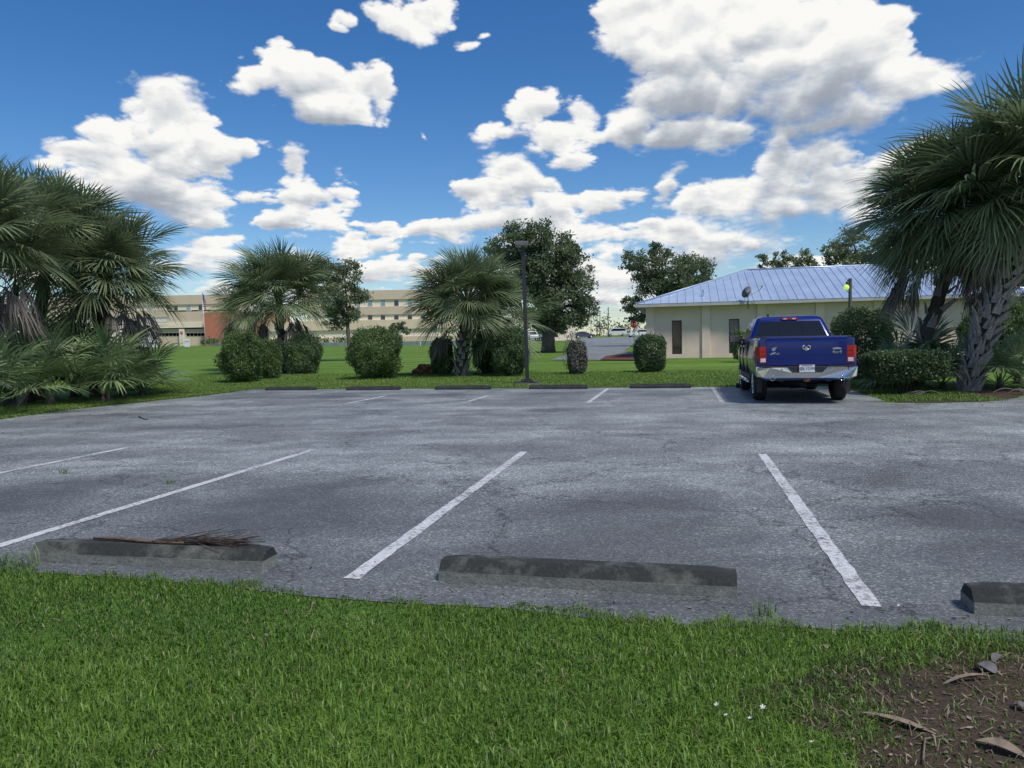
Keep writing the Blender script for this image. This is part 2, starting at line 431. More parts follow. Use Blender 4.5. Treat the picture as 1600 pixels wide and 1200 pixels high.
class MB:
    def __init__(s): s.v, s.f = [], []
    def add(s, vs, fs):
        n = len(s.v); s.v += [tuple(v) for v in vs]; s.f += [tuple(i + n for i in f) for f in fs]; return s
    def box(s, x0, x1, y0, y1, z0, z1):
        return s.add([(x0,y0,z0),(x1,y0,z0),(x1,y1,z0),(x0,y1,z0),(x0,y0,z1),(x1,y0,z1),(x1,y1,z1),(x0,y1,z1)],
                     [(0,3,2,1),(4,5,6,7),(0,1,5,4),(1,2,6,5),(2,3,7,6),(3,0,4,7)])
    def bbox(s, x0, x1, y0, y1, z0, z1, b=0.02):
        """box with chamfered edges"""
        bm = bmesh.new()
        bmesh.ops.create_cube(bm, size=1.0)
        for v in bm.verts: v.co = Vector(((x0+x1)/2 + v.co.x*(x1-x0), (y0+y1)/2 + v.co.y*(y1-y0), (z0+z1)/2 + v.co.z*(z1-z0)))
        bmesh.ops.bevel(bm, geom=list(bm.edges), offset=b, segments=2, affect='EDGES', profile=0.6)
        bm.verts.index_update()
        s.add([v.co[:] for v in bm.verts], [[v.index for v in f.verts] for f in bm.faces]); bm.free(); return s
    def tube(s, pts, rad, n=8, cap=True):
        pts = [Vector(p) for p in pts]
        rad = [rad] * len(pts) if isinstance(rad, (int, float)) else list(rad)
        rings = []
        ref = Vector((0, 0, 1))
        for i, p in enumerate(pts):
            t = (pts[min(i+1, len(pts)-1)] - pts[max(i-1, 0)]).normalized()
            if abs(t.dot(ref)) > 0.95: ref = Vector((1, 0, 0))
            a = t.cross(ref).normalized(); b = t.cross(a)
            ref = b.cross(t).normalized() if b.cross(t).length > 0.1 else ref
            rings.append([p + (a * math.cos(2*math.pi*k/n) + b * math.sin(2*math.pi*k/n)) * rad[i] for k in range(n)])
        return s.loft(rings, cap)
    def loft(s, rings, cap=True):
        n = len(rings[0]); vs = [v for r in rings for v in r]; fs = []
        for i in range(len(rings)-1):
            for k in range(n):
                fs.append((i*n+k, i*n+(k+1)%n, (i+1)*n+(k+1)%n, (i+1)*n+k))
        if cap: fs += [tuple(reversed(range(n))), tuple((len(rings)-1)*n + k for k in range(n))]
        return s.add(vs, fs)
    def prism(s, poly, axis, a, b):
        """poly in the two other axes (cyclic order), extruded along axis from a to b"""
        def p3(p, t): return {'x': (t, p[0], p[1]), 'y': (p[0], t, p[1]), 'z': (p[0], p[1], t)}[axis]
        return s.loft([[p3(p, a) for p in poly], [p3(p, b) for p in poly]])
    def cyl(s, c, axis, r, h, n=24, r2=None):
        r2 = r if r2 is None else r2
        ax = Vector(axis).normalized(); c = Vector(c)
        return s.tube([c, c + ax * h], [r, r2], n)
    def quad(s, a, b, c, d): return s.add([a, b, c, d], [(0, 1, 2, 3)])
    def build(s, name, mat, parent=None, smooth=False):
        return link_mesh(name, s.v, s.f, mat, parent, smooth)
def tag(o, label=None, cat=None, group=None, kind=None):
    if label: o['label'] = label
    if cat: o['category'] = cat
    if group: o['group'] = group
    if kind: o['kind'] = kind
    return o
def thing(name, label, cat, loc=(0, 0, 0), rz=0.0, group=None):
    o = bpy.data.objects.new(name, None); o.empty_display_size = 0.2
    COL.objects.link(o); o.location = loc; o.rotation_euler = (0, 0, rz)
    return tag(o, label, cat, group)
def copy_part(src, parent, loc=(0, 0, 0), rot=(0, 0, 0), scale=1.0):
    o = src.copy(); COL.objects.link(o); o.parent = parent
    o.location = loc; o.rotation_euler = rot
    o.scale = (scale,) * 3 if isinstance(scale, (int, float)) else scale
    return o
def inst(mesh, name, parent, loc, rot=(0, 0, 0), scale=1.0):
    o = bpy.data.objects.new(name, mesh); COL.objects.link(o); o.parent = parent
    o.location = loc; o.rotation_euler = rot
    o.scale = (scale,) * 3 if isinstance(scale, (int, float)) else scale
    return o
def text_mesh(name, txt, size, mat, parent, loc, rot, depth=0.002):
    c = bpy.data.curves.new(name, 'FONT'); c.body = txt; c.size = size; c.align_x = 'CENTER'; c.align_y = 'CENTER'; c.extrude = depth
    tmp = bpy.data.objects.new(name + '_curve', c); COL.objects.link(tmp)
    dg = bpy.context.evaluated_depsgraph_get()
    me = bpy.data.meshes.new_from_object(tmp.evaluated_get(dg))
    bpy.data.objects.remove(tmp); bpy.data.curves.remove(c)
    me.materials.clear(); me.materials.append(mat)
    o = bpy.data.objects.new(name, me); COL.objects.link(o); o.parent = parent; o.location = loc; o.rotation_euler = rot
    return o
rng = np.random.default_rng(7)
random.seed(7)

# ================================================================== ground, lot, road
M_lawn, M_asph, M_road, M_line, M_conc, M_soil = grass_ground(), asphalt('weathered_asphalt'), asphalt('road_asphalt', 0.13, 0.24, False), line_paint(), stained_concrete(), soil()

def ground_sheet():
    ys = [-60, -20, 0, 10, 18, 23] + list(np.arange(27, 60, 4.0)) + list(np.arange(60, 270, 15.0)) + [300, 600, 1500, 4000]
    xs = [-3000, -800, -300, -150, -80, -40, -20, 0, 20, 40, 80, 150, 300, 800, 3000]
    V = [(x, y, terrain(y)) for y in ys for x in xs]; n = len(xs)
    F = [(j*n+i, j*n+i+1, (j+1)*n+i+1, (j+1)*n+i) for j in range(len(ys)-1) for i in range(n-1)]
    return tag(link_mesh('ground', V, F, M_lawn, smooth=True), kind='structure')
ground_sheet()

NEAR_EDGE = [(0,893),(120,900),(240,908),(360,922),(480,934),(620,944),(800,956),(950,970),(1100,985),(1190,978),(1330,984),(1450,992),(1600,1002)]
LEFT_EDGE = [(410,607),(370,612),(330,617.5),(290,622),(240,627),(180,633),(100,642),(0,656)]
near_w = [at(*p) for p in NEAR_EDGE]
left_w = [at(*p) for p in LEFT_EDGE]
near_poly = [Vector((-14.0, near_w[0].y + (near_w[0].x + 14.0) * 0.14, 0)), Vector((-7, near_w[0].y + (near_w[0].x + 7.0) * 0.16, 0))] + near_w + [Vector((9, near_w[-1].y - 0.9, 0)), Vector((30, near_w[-1].y - 5.5, 0))]
FAR_V = 22.95
def near_edge_y(x):
    return float(np.interp(x, [p.x for p in near_poly], [p.y for p in near_poly]))
bed_w = [at(1344, 628), at(1400, 630), at(1470, 630), at(1540, 628), at(1590, 622)]
def asphalt_lot():
    far = [lot(-16.0 + 0.0, FAR_V)] 
    lw = left_w
    pts = list(near_poly)
    pts += [Vector((44, 12, 0)), Vector((44, 40, 0)), Vector((20.5, 30, 0)), Vector((16.6, 22.5, 0))]
    pts += list(reversed(bed_w))
    pts += [lot(4.35, 17.6), lot(4.35, FAR_V), lot(-2, FAR_V), lot(-8, FAR_V)] + lw + [Vector((-20, 15.0, 0)), Vector((-26, 9, 0))]
    # gentle unevenness of the pavement edge
    out = []
    for i, p in enumerate(pts):
        q = pts[(i + 1) % len(pts)]
        L = (q - p).length; k = max(1, int(L / 0.35)) if (p.y < 30 and abs(p.x) < 18 and abs(q.x) < 18) else 1
        for j in range(k):
            r = p.lerp(q, j / k)
            w = 0.03 if r.y < 8 else 0.05
            out.append((r.x + random.uniform(-w, w), r.y + random.uniform(-w, w)))
    bm = bmesh.new()
    vs = [bm.verts.new((x, y, terrain(y) + 0.006)) for x, y in out]
    f = bm.faces.new(vs); f.normal_update()
    if f.normal.z < 0: f.normal_flip()
    bmesh.ops.triangulate(bm, faces=[f])
    me = bpy.data.meshes.new('parking_lot'); bm.to_mesh(me); bm.free(); me.materials.append(M_asph)
    o = bpy.data.objects.new('parking_lot', me); COL.objects.link(o)
    return tag(o, kind='structure')
LOT = asphalt_lot()
def ribbon(name, a, b, w, mat, parent, z, n=40, jit=0.006):
    a, b = Vector(a), Vector(b); d = (b - a); nrm = Vector((-d.y, d.x, 0)).normalized()
    V, F = [], []
    for i in range(n + 1):
        p = a.lerp(b, i / n)
        for s in (-1, 1):
            q = p + nrm * (s * w / 2 + random.uniform(-jit, jit))
            V.append((q.x, q.y, z))
        if i: F.append((2*i-2, 2*i-1, 2*i+1, 2*i))
    return link_mesh(name, V, F, mat, parent)
for i in range(5):
    u = -7.93 + 2.972 * i
    ribbon('parking_line', lot(u, 4.42 - 0.04 * i), lot(u, 9.76), 0.105, M_line, LOT, 0.0105)
for i in range(5):
    u = -10.96 + 2.972 * i
    ribbon('parking_line', lot(u, 17.45), lot(u, 22.5), 0.10, M_line, LOT, 0.0105)

def flat_poly(name, pix, mat, dz, kind='structure', pts=None):
    P = pts or [at(*p) for p in pix]
    bm = bmesh.new(); vs = [bm.verts.new((p[0], p[1], terrain(p[1]) + dz)) for p in P]
    f = bm.faces.new(vs); f.normal_update()
    if f.normal.z < 0: f.normal_flip()
    bmesh.ops.triangulate(bm, faces=[f])
    me = bpy.data.meshes.new(name); bm.to_mesh(me); bm.free(); me.materials.append(mat)
    o = bpy.data.objects.new(name, me); COL.objects.link(o)
    return tag(o, kind=kind)
# side road leading to the junction, cut in strips so it follows the rise
flat_poly('road', [(860,563),(1004,563),(1003,556),(996,551),(975,549),(984,543),(988,538),(940,538),(908,538),(893,548),(880,556)], M_road, 0.03)
flat_poly('crossing_road', None, M_road, 0.05, pts=[at(908,538), at(988,538), (60, 136, 0), (130, 140, 0), (130, 176, 0), (-8, 178, 0), (-8, 160, 0), at(893,533.0)])
M_mulch = simple('red_mulch', (0.11, 0.035, 0.03), 0.95, var=0.45, scale=30, bmp=0.8)
flat_poly('mulch_bed', [(938,563.5),(946,558),(962,555),(1006,553),(1006,564)], M_mulch, 0.06)
# bare soil under the palms on the right and in the corner of the lawn
flat_poly('soil_bed', [(1395,629),(1440,622),(1490,612),(1540,604),(1592,606),(1600,616),(1588,621.5),(1540,627.3),(1470,629.3)], M_soil, 0.010)

# ================================================================== wheel stops
STOP_LEN = 1.74
def stop_mesh():
    prof = [(-0.105, 0.0), (0.105, 0.0), (0.105, 0.055), (0.052, 0.128), (-0.052, 0.128), (-0.105, 0.055)]
    rings = []
    n = 14
    rnd = random.Random(3)
    for i in range(n + 1):
        x = -STOP_LEN / 2 + STOP_LEN * i / n
        e = 0.012 if i in (0, n) else 0.0
        rings.append([(x, p[0] * (1 - e * 4) + rnd.uniform(-.0015, .0015), max(0.0, p[1] - (e if p[1] > 0.1 else 0)) + (rnd.uniform(-.0015, .0015) if p[1] > 0 else 0)) for p in prof])
    mb = MB(); mb.loft(rings)
    me = bpy.data.meshes.new('wheel_stop'); me.from_pydata(mb.v, [], mb.f); me.update(); me.materials.append(M_conc)
    return me
STOP = stop_mesh()
M_black = simple('black_mould_concrete', (0.030, 0.031, 0.031), 0.95, var=0.5, scale=9, bmp=0.5)
STOP_OLD = STOP.copy(); STOP_OLD.materials.clear(); STOP_OLD.materials.append(M_black)
def wheel_stop(c, rz, label, group=None):
    o = bpy.data.objects.new('wheel_stop', STOP_OLD if group else STOP); COL.objects.link(o)
    o.location = (c.x, c.y, 0.007); o.rotation_euler = (0, 0, rz)
    return tag(o, label, 'wheel stop', group)
def between(p, q):
    a, b = at(*p), at(*q); return (a + b) / 2, math.atan2(b.y - a.y, b.x - a.x)
c, a = between((50, 879), (405, 893.5)); C1, A1 = c + VV * 0.105, a
wheel_stop(C1, a, 'grey concrete wheel stop with a dried brown branch lying on it')
c, a = between((684, 910), (1155, 936.5)); wheel_stop(c + VV * 0.105, a, 'mould-blackened concrete wheel stop alone between two worn white lines by the lawn')
c = at(1523, 962) ; wheel_stop(c + UU * 0.87 + VV * 0.105, -YAW, 'concrete wheel stop with pale clean end face beside bare soil patch')
for (x0, x1, yb), lab in zip([(410,495,610),(539,625,610),(679,766,609.3),(826,918,608.4),(982,1082,607.0)], [
        'dark wheel stop in front of the palm with the red wall behind it',
        'dark wheel stop in front of the broad round shrub',
        'dark wheel stop in front of the criss-cross trunked palm',
        'dark wheel stop touching the foot of the tall lamp post',
        'dark wheel stop in front of the square clipped shrub by the tan building']):
    c, a = between((x0, yb), (x1, yb)); wheel_stop(c + VV * 0.1, -YAW, lab, 'wheel stops along the far lawn edge')
c = at(1158, 605.6); wheel_stop(lot(2.45, 22.62), -YAW, 'dark wheel stop ahead of the blue pickup truck', 'wheel stops along the far lawn edge')

# dried palm flower branch lying on the near wheel stop
def dried_branch():
    base = C1 + Vector((0, 0, 0.0))
    t = thing('dried_branch', 'dried brown palm branch with many thin twigs on wheel stop', 'branch', (base.x, base.y, 0.0), A1)
    rnd = random.Random(11)
    st = MB()
    pts = [(-0.46 + 0.09 * i, 0.015 - 0.004 * i, 0.150 + 0.006 * math.sin(i * .8)) for i in range(9)]
    st.tube(pts, [0.007, 0.011, 0.013, 0.014, 0.014, 0.013, 0.012, 0.010, 0.008], 7)
    st.build('stem', simple('dry_stem', (0.13, 0.085, 0.062), 0.85, var=0.35, scale=20), t, True)
    tw = MB()
    for i in range(130):
        s = rnd.uniform(0.0, 0.62)
        x, y, z = -0.02 + s, 0.0 + rnd.uniform(-0.012, 0.012), 0.148
        L = rnd.uniform(0.14, 0.40) * (1.05 - 0.5 * s)
        a_ = rnd.gauss(0, 0.30); el_ = rnd.uniform(0.0, 0.28)
        pts = []
        for k in range(5):
            f = k / 4
            pts.append((x + L * f * math.cos(a_ + 0.25 * f), y + L * f * math.sin(a_ + 0.25 * f) * 0.8, max(0.136, z + L * f * math.sin(el_) - 0.08 * L * f * f + rnd.uniform(-.004, .004))))
        tw.tube(pts, [0.0032, 0.003, 0.0025, 0.002, 0.0012], 4)
    o = tw.build('twig', simple('dry_twig', (0.062, 0.042, 0.036), 0.9, var=0.5, scale=30), t)
    tag(o, kind='stuff')
dried_branch()

# ================================================================== grass blades and soil in the near lawn
SOIL_C = [(at(1640, 1150), 0.72, 0.55), (at(1520, 1190), 0.40, 0.18), (at(1600, 1070), 0.46, 0.26), (at(1385, 1090), 0.13, 0.07), (at(1460, 1060), 0.16, 0.08)]
def soil_amount(x, y):
    wob = 0.16 * np.sin(x * 9.1 + y * 4.0) + 0.13 * np.sin(x * 17.0 - y * 13.0) + 0.10 * np.sin(x * 31 + y * 27)
    s = np.full_like(x, -9.0)
    for c, rx, ry in SOIL_C:
        s = np.maximum(s, 1 - np.sqrt(((x - c.x) / rx) ** 2 + ((y - c.y) / ry) ** 2))
    return np.clip((s + wob * 0.8) * 2.2, -1, 1)
def soil_patch():
    P = []
    for k in range(60):
        a_ = 2 * math.pi * k / 60
        r = 1 + 0.08 * math.sin(5 * a_) + 0.06 * math.sin(11 * a_ + 1)
        P.append((2.55 + 1.55 * r * math.cos(a_), 2.75 + 0.92 * r * math.sin(a_), 0))
    flat_poly('soil_patch', None, M_soil, 0.004, pts=P)
soil_patch()

def blades(name, X, Y, Z, L, Wd, lean, mat, label, tone, kind='stuff'):
    n = len(X)
    az_ = rng.uniform(0, 2 * math.pi, n)
    dx, dy = np.cos(az_), np.sin(az_)
    px, py = -dy, dx
    tw = rng.uniform(-0.6, 0.6, n); px, py = px * np.cos(tw) + dx * np.sin(tw), py * np.cos(tw) + dy * np.sin(tw)
    V = np.zeros((n, 5, 3), np.float32)
    def put(i, f, w, side):
        bend = lean * f ** 1.6
        h = L * f * np.cos(np.minimum(bend, 1.5)); o = L * f * np.sin(np.minimum(bend, 1.5))
        V[:, i, 0] = X + dx * o + px * w * side; V[:, i, 1] = Y + dy * o + py * w * side; V[:, i, 2] = Z + h
    put(0, 0.0, Wd * 0.5, -1); put(1, 0.0, Wd * 0.5, 1); put(2, 0.55, Wd * 0.42, 1); put(3, 0.55, Wd * 0.42, -1); put(4, 1.0, 0, 0)
    b = (np.arange(n) * 5)[:, None]
    F = np.concatenate([b + np.array([[0, 1, 2]]), b + np.array([[0, 2, 3]]), b + np.array([[3, 2, 4]])])
    o = fast_mesh(name, V.reshape(-1, 3), F, mat, tone=np.repeat(tone, 5))
    o['label'] = label; o['category'] = 'grass'; o['kind'] = kind
    return o
M_blade = leaf_mat('grass_blade', (0.040, 0.098, 0.014), (0.215, 0.345, 0.050), 0.45, 0.25)
def clump(x, y, s, seed):
    r_ = np.random.default_rng(seed)
    k = r_.uniform(0, 6.28, 8); f = r_.uniform(0.5, 2.4, 8) * s; a_ = r_.uniform(0, 6.28, 8)
    return sum(np.sin(f[i] * (x * np.cos(a_[i]) + y * np.sin(a_[i])) + k[i]) for i in range(8)) / 4.0
def near_lawn():
    n = 560000
    X = rng.uniform(-7.5, 6.8, n); Y = rng.uniform(0.7, 6.0, n)
    ed = np.interp(X, [p.x for p in near_poly], [p.y for p in near_poly])
    ed = ed + 0.045 * np.sin(X * 3.1 + 0.5) + 0.035 * np.sin(X * 7.0) + 0.03 * np.sin(X * 19.0 + 1) + 0.02 * np.sin(X * 43.0)
    s = soil_amount(X, Y)
    keep = (Y < ed + 0.055) & (rng.uniform(0, 1, n) > np.clip(s * 0.85 + 0.24, 0, 0.84)) & (np.abs(X) < 0.72 * Y + 3.2)
    thin = clump(X, Y, 3.0, 5)
    keep &= rng.uniform(0, 1, n) < np.clip(0.95 + 0.35 * thin, 0.45, 1)
    X, Y, s = X[keep], Y[keep], s[keep]; n = len(X)
    cl = clump(X, Y, 2.2, 9)
    L = rng.uniform(0.022, 0.064, n) * (1 + 0.34 * cl) * np.clip(1 - 0.5 * np.clip(s + 0.3, 0, 1), 0.4, 1)
    tone = np.clip(rng.normal(0.36, 0.22, n) + 0.17 * cl, 0, 1)
    lean = np.abs(rng.normal(0.95, 0.45, n))
    blades('lawn_grass', X, Y, np.full(n, 0.002), L, rng.uniform(0.0032, 0.0062, n), lean, M_blade, 'thick green lawn grass in front of the parking bays', tone)
    # straw: dead blades among the living
    m = 10000
    X = rng.uniform(-4.6, 4.6, m); Y = rng.uniform(1.5, 5.4, m)
    s = soil_amount(X, Y)
    ed = np.interp(X, [p.x for p in near_poly], [p.y for p in near_poly])
    k = (Y < ed) & (rng.uniform(0, 1, m) < np.clip(0.28 + 0.8 * np.clip(s + 0.5, 0, 1), 0, 1)) & (np.abs(X) < 0.72 * Y + 0.9)
    X, Y = X[k], Y[k]; m = len(X)
    blades('dead_grass', X, Y, np.full(m, 0.010), rng.uniform(0.03, 0.085, m), rng.uniform(0.003, 0.006, m), rng.uniform(1.8, 3.2, m), leaf_mat('straw', (0.10, 0.075, 0.045), (0.36, 0.30, 0.19), 0.7, 0.1), 'dry straw-coloured blades scattered through lawn and soil', rng.uniform(0, 1, m))
near_lawn()
def verge():
    """coarser blades along the far and left edges of the pavement"""
    n = 120000
    u = rng.uniform(-22, 5.0, n); v = FAR_V + rng.uniform(-0.05, 1, n) ** 1.5 * 9.0
    X = u * UU.x + v * VV.x; Y = u * UU.y + v * VV.y
    lx = np.interp(Y, [p.y for p in reversed(left_w)], [p.x for p in reversed(left_w)])
    ok = np.ones(n, bool)
    # left border strip
    m = 60000
    t_ = rng.uniform(0, 1, m) * (len(left_w) - 1); i = np.minimum(t_.astype(int), len(left_w) - 2); f = t_ - i
    lw = np.array([[p.x, p.y] for p in left_w]); P = lw[i] * (1 - f[:, None]) + lw[i + 1] * f[:, None]
    tg = lw[i + 1] - lw[i]; tg /= np.linalg.norm(tg, axis=1)[:, None]
    off = rng.uniform(-0.04, 1, m) ** 1.3 * 3.2
    nrm = np.stack([tg[:, 1], -tg[:, 0]], 1); nrm *= np.sign((nrm * np.array([[-1.0, 1.0]])).sum(1))[:, None]
    X2, Y2 = P[:, 0] + nrm[:, 0] * off, P[:, 1] + nrm[:, 1] * off
    # strip beside the truck
    k = 14000
    u3 = rng.uniform(4.3, 6.6, k); v3 = rng.uniform(17.55, 24, k)
    X = np.concatenate([X, X2, u3 * UU.x + v3 * VV.x]); Y = np.concatenate([Y, Y2, u3 * UU.y + v3 * VV.y])
    n = len(X)
    Z = 0.012 * np.maximum(0, Y - 23) 
    cl = clump(X, Y, 0.7, 31)
    L = rng.uniform(0.035, 0.085, n) * (1 + 0.25 * cl)
    tone = np.clip(rng.normal(0.55, 0.2, n) + 0.2 * cl, 0, 1)
    blades('verge_grass', X, Y, Z, L, rng.uniform(0.010, 0.018, n), np.abs(rng.normal(0.6, 0.35, n)), leaf_mat('verge_blade', (0.075, 0.14, 0.026), (0.22, 0.32, 0.07), 0.5, 0.25), 'mown grass along the far edge of the pavement', tone)
verge()

# ------------------------------------------------------------------ litter
def litter_leaf(seed, w, l, curl):
    r_ = random.Random(seed); V, F = [], []
    n = 6
    for i in range(n + 1):
        f = i / n
        hw = w * (math.sin(math.pi * min(1, f * 0.92 + 0.08)) ** 0.7) * r_.uniform(0.85, 1.1)
        zc = curl * math.sin(math.pi * f)
        V += [(-hw, l * (f - .5), zc + hw * 0.5), (0, l * (f - .5), zc * 0.6), (hw, l * (f - .5), zc + hw * 0.35)]
        if i:
            b = 3 * i
            F += [(b-3, b-2, b+1, b), (b-2, b-1, b+2, b+1)]
    return V, F
M_bark = simple('dry_palm_bark', (0.20, 0.155, 0.115), 0.85, var=0.35, scale=25, bmp=0.4)
M_grey = simple('grey_dead_leaf', (0.13, 0.12, 0.12), 0.8, var=0.3, scale=30, bmp=0.3)
for px, py, w, l, cu, rz, mt, nm, lab in [
    (1400, 1135, 0.016, 0.26, 0.012, 1.0, M_bark, 'palm_sheath', 'long dry palm sheath lying where lawn meets bare soil'),
    (1512, 1068, 0.013, 0.22, 0.018, -1.45, M_bark, 'palm_sheath', 'curved straw-coloured sheath on the soil beside a flat grey leaf'),
    (1562, 1176, 0.030, 0.15, 0.012, 0.85, M_bark, 'bark_piece', 'broad peeling bark piece on dark soil'),
    (1540, 1050, 0.042, 0.085, 0.010, 0.4, M_grey, 'dead_leaf', 'flat squarish grey leaf on bare soil'),
    (1560, 1034, 0.022, 0.085, 0.012, -1.0, M_grey, 'dead_leaf', 'curled grey leaf behind the flat squarish one'),
    (1592, 1110, 0.022, 0.050, 0.010, 0.7, M_grey, 'dead_leaf', 'small pale grey leaf at the soil edge'),
    (415, 1000, 0.011, 0.030, 0.006, 0.9, M_bark, 'dead_leaf', 'small tan leaf caught in the green lawn'),
    (492, 950, 0.012, 0.035, 0.006, -0.8, M_bark, 'dead_leaf', 'small tan leaf near the lawn edge behind pavement'),
    (1292, 1018, 0.014, 0.035, 0.006, -0.4, M_bark, 'dead_leaf', 'small brown leaf in thin grass near the worn white line')]:
    p = at(px, py); V, F = litter_leaf(px, w, l, cu)
    o = link_mesh(nm, V, F, mt, smooth=True); o.location = (p.x, p.y, 0.022 if px < 1300 else 0.014); o.rotation_euler = (0.08, -0.1, rz)
    tag(o, lab, 'leaf' if 'leaf' in nm else 'bark')
def stick(pix, r, lab, mt=M_bark, zz=0.012):
    P = [at(*p) for p in pix]
    mb = MB(); mb.tube([(p.x, p.y, zz + r) for p in P], [r] + [r * 0.9] * (len(P) - 2) + [r * 0.5], 6)
    tag(mb.build('twig', mt, smooth=True), lab, 'twig')
stick([(1443, 1198), (1445, 1162), (1480, 1155)], 0.004, 'pale bent twig standing in the bare soil', M_bark, 0.014)
stick([(1340, 1063), (1362, 1080), (1392, 1107)], 0.003, 'thin pale twig lying across the thinning grass', M_bark, 0.02)
stick([(1517, 1075), (1535, 1088)], 0.004, 'short pale stick below the curved sheath', M_bark)
stick([(217, 652), (224, 656), (232, 657)], 0.012, 'dark curved stick on pavement near the left palms', simple('dark_stick', (0.05, 0.04, 0.035), 0.9), 0.008)
# crumbs of bark and leaf over the soil
def crumbs():
    n = 10000
    X = rng.uniform(0.4, 4.6, n); Y = rng.uniform(1.4, 3.9, n)
    s = soil_amount(X, Y); k = (rng.uniform(0, 1, n) < np.clip(s + 0.35, 0.0, 1)) & (X < 0.72 * Y + 3.2)
    X, Y = X[k], Y[k]; n = len(X)
    a_ = rng.uniform(0, 6.28, n); l = rng.uniform(0.004, 0.017, n); w = l * rng.uniform(0.15, 0.55, n)
    tz = rng.uniform(-0.35, 0.35, n)
    V = np.zeros((n, 4, 3), np.float32)
    for i, (fl, fw) in enumerate([(-1, 0), (0, -1), (1, 0), (0, 1)]):
        V[:, i, 0] = X + np.cos(a_) * l * fl - np.sin(a_) * w * fw
        V[:, i, 1] = Y + np.sin(a_) * l * fl + np.cos(a_) * w * fw
        V[:, i, 2] = 0.010 + np.abs(tz) * l + tz * l * fl
    F = (np.arange(n) * 4)[:, None] + np.array([[0, 1, 2, 3]])
    o = fast_mesh('leaf_litter', V.reshape(-1, 3), F, leaf_mat('litter', (0.030, 0.022, 0.016), (0.34, 0.28, 0.20), 0.8, 0.05), tone=np.repeat(rng.uniform(0, 1, n) ** 1.3, 4))
    tag(o, 'crumbs of bark and dead leaves on bare soil', 'leaf litter', kind='stuff')
crumbs()
# white clover-like flowers in the lawn
FL = MB()
for k in range(5):
    a_ = 2 * math.pi * k / 5
    FL.add([(0, 0, 0), (0.007 * math.cos(a_ - .4), 0.007 * math.sin(a_ - .4), 0.003), (0.011 * math.cos(a_), 0.011 * math.sin(a_), 0.004), (0.007 * math.cos(a_ + .4), 0.007 * math.sin(a_ + .4), 0.003)], [(0, 1, 2, 3)])
flm = bpy.data.meshes.new('flower'); flm.from_pydata(FL.v, [], FL.f); flm.materials.append(simple('white_petal', (0.75, 0.75, 0.72), 0.6, var=0.05))
for px, py in [(1203, 1168), (1172, 1148), (1287, 1180), (1268, 1187), (1135, 1143), (1120, 1126), (1192, 1130), (1404, 965)]:
    p = at(px, py); o = bpy.data.objects.new('white_flower', flm); COL.objects.link(o)
    o.location = (p.x, p.y, 0.062); o.rotation_euler = (random.uniform(-.5, .5), random.uniform(-.5, .5), random.uniform(0, 6)); o.scale = (random.uniform(0.7, 1.2),) * 3
    tag(o, 'tiny white flower opening above the lawn grass', 'flower', 'white flowers in the lawn')
# weeds in the pavement cracks and a faint turning mark
def weed(px, py, s, lab):
    p = at(px, py); n = 26
    a_ = rng.uniform(0, 6.28, n); X = p.x + rng.normal(0, .03 * s, n); Y_ = p.y + rng.normal(0, .02 * s, n)
    o = blades('crack_weed', X, Y_, np.full(n, 0.006), rng.uniform(.05, .12, n) * s, rng.uniform(.004, .007, n), rng.uniform(.4, 1.3, n), M_blade, lab, rng.uniform(.2, .6, n), kind='stuff')
    del o['kind']; o['category'] = 'weed'; o['group'] = 'weeds in the pavement'
for px, py, s, lab in [(100, 741, 1.0, 'small weed in a crack beside the shorter white line'), (266, 756, 0.9, 'small weed in a crack beside the long white line'), (40, 888, 1.5, 'straggling grass tuft at the end of the wheel stop with the branch'), (1195, 966, 1.3, 'grass tuft spreading over the pavement edge before the worn line'), (12, 884, 1.2, 'grass runner creeping onto the pavement beside the branch-laden stop')]:
    weed(px, py, s, lab)
M_tyre = simple('tyre_mark', (0.19, 0.19, 0.195), 0.75, var=0.35, scale=30)
def mark(pix, w):
    P = [at(*p) for p in pix]; V, F = [], []
    for i, p in enumerate(P):
        d = (P[min(i+1, len(P)-1)] - P[max(i-1, 0)]).normalized(); n_ = Vector((-d.y, d.x, 0))
        for s_ in (-1, 1): q = p + n_ * w / 2 * s_; V.append((q.x, q.y, .0085))
        if i: F.append((2*i-2, 2*i-1, 2*i+1, 2*i))
    link_mesh('tyre_mark', V, F, M_tyre, LOT)
mark([(520, 642), (480, 648), (455, 656), (447, 665), (452, 675), (470, 683), (500, 688)], 0.05)
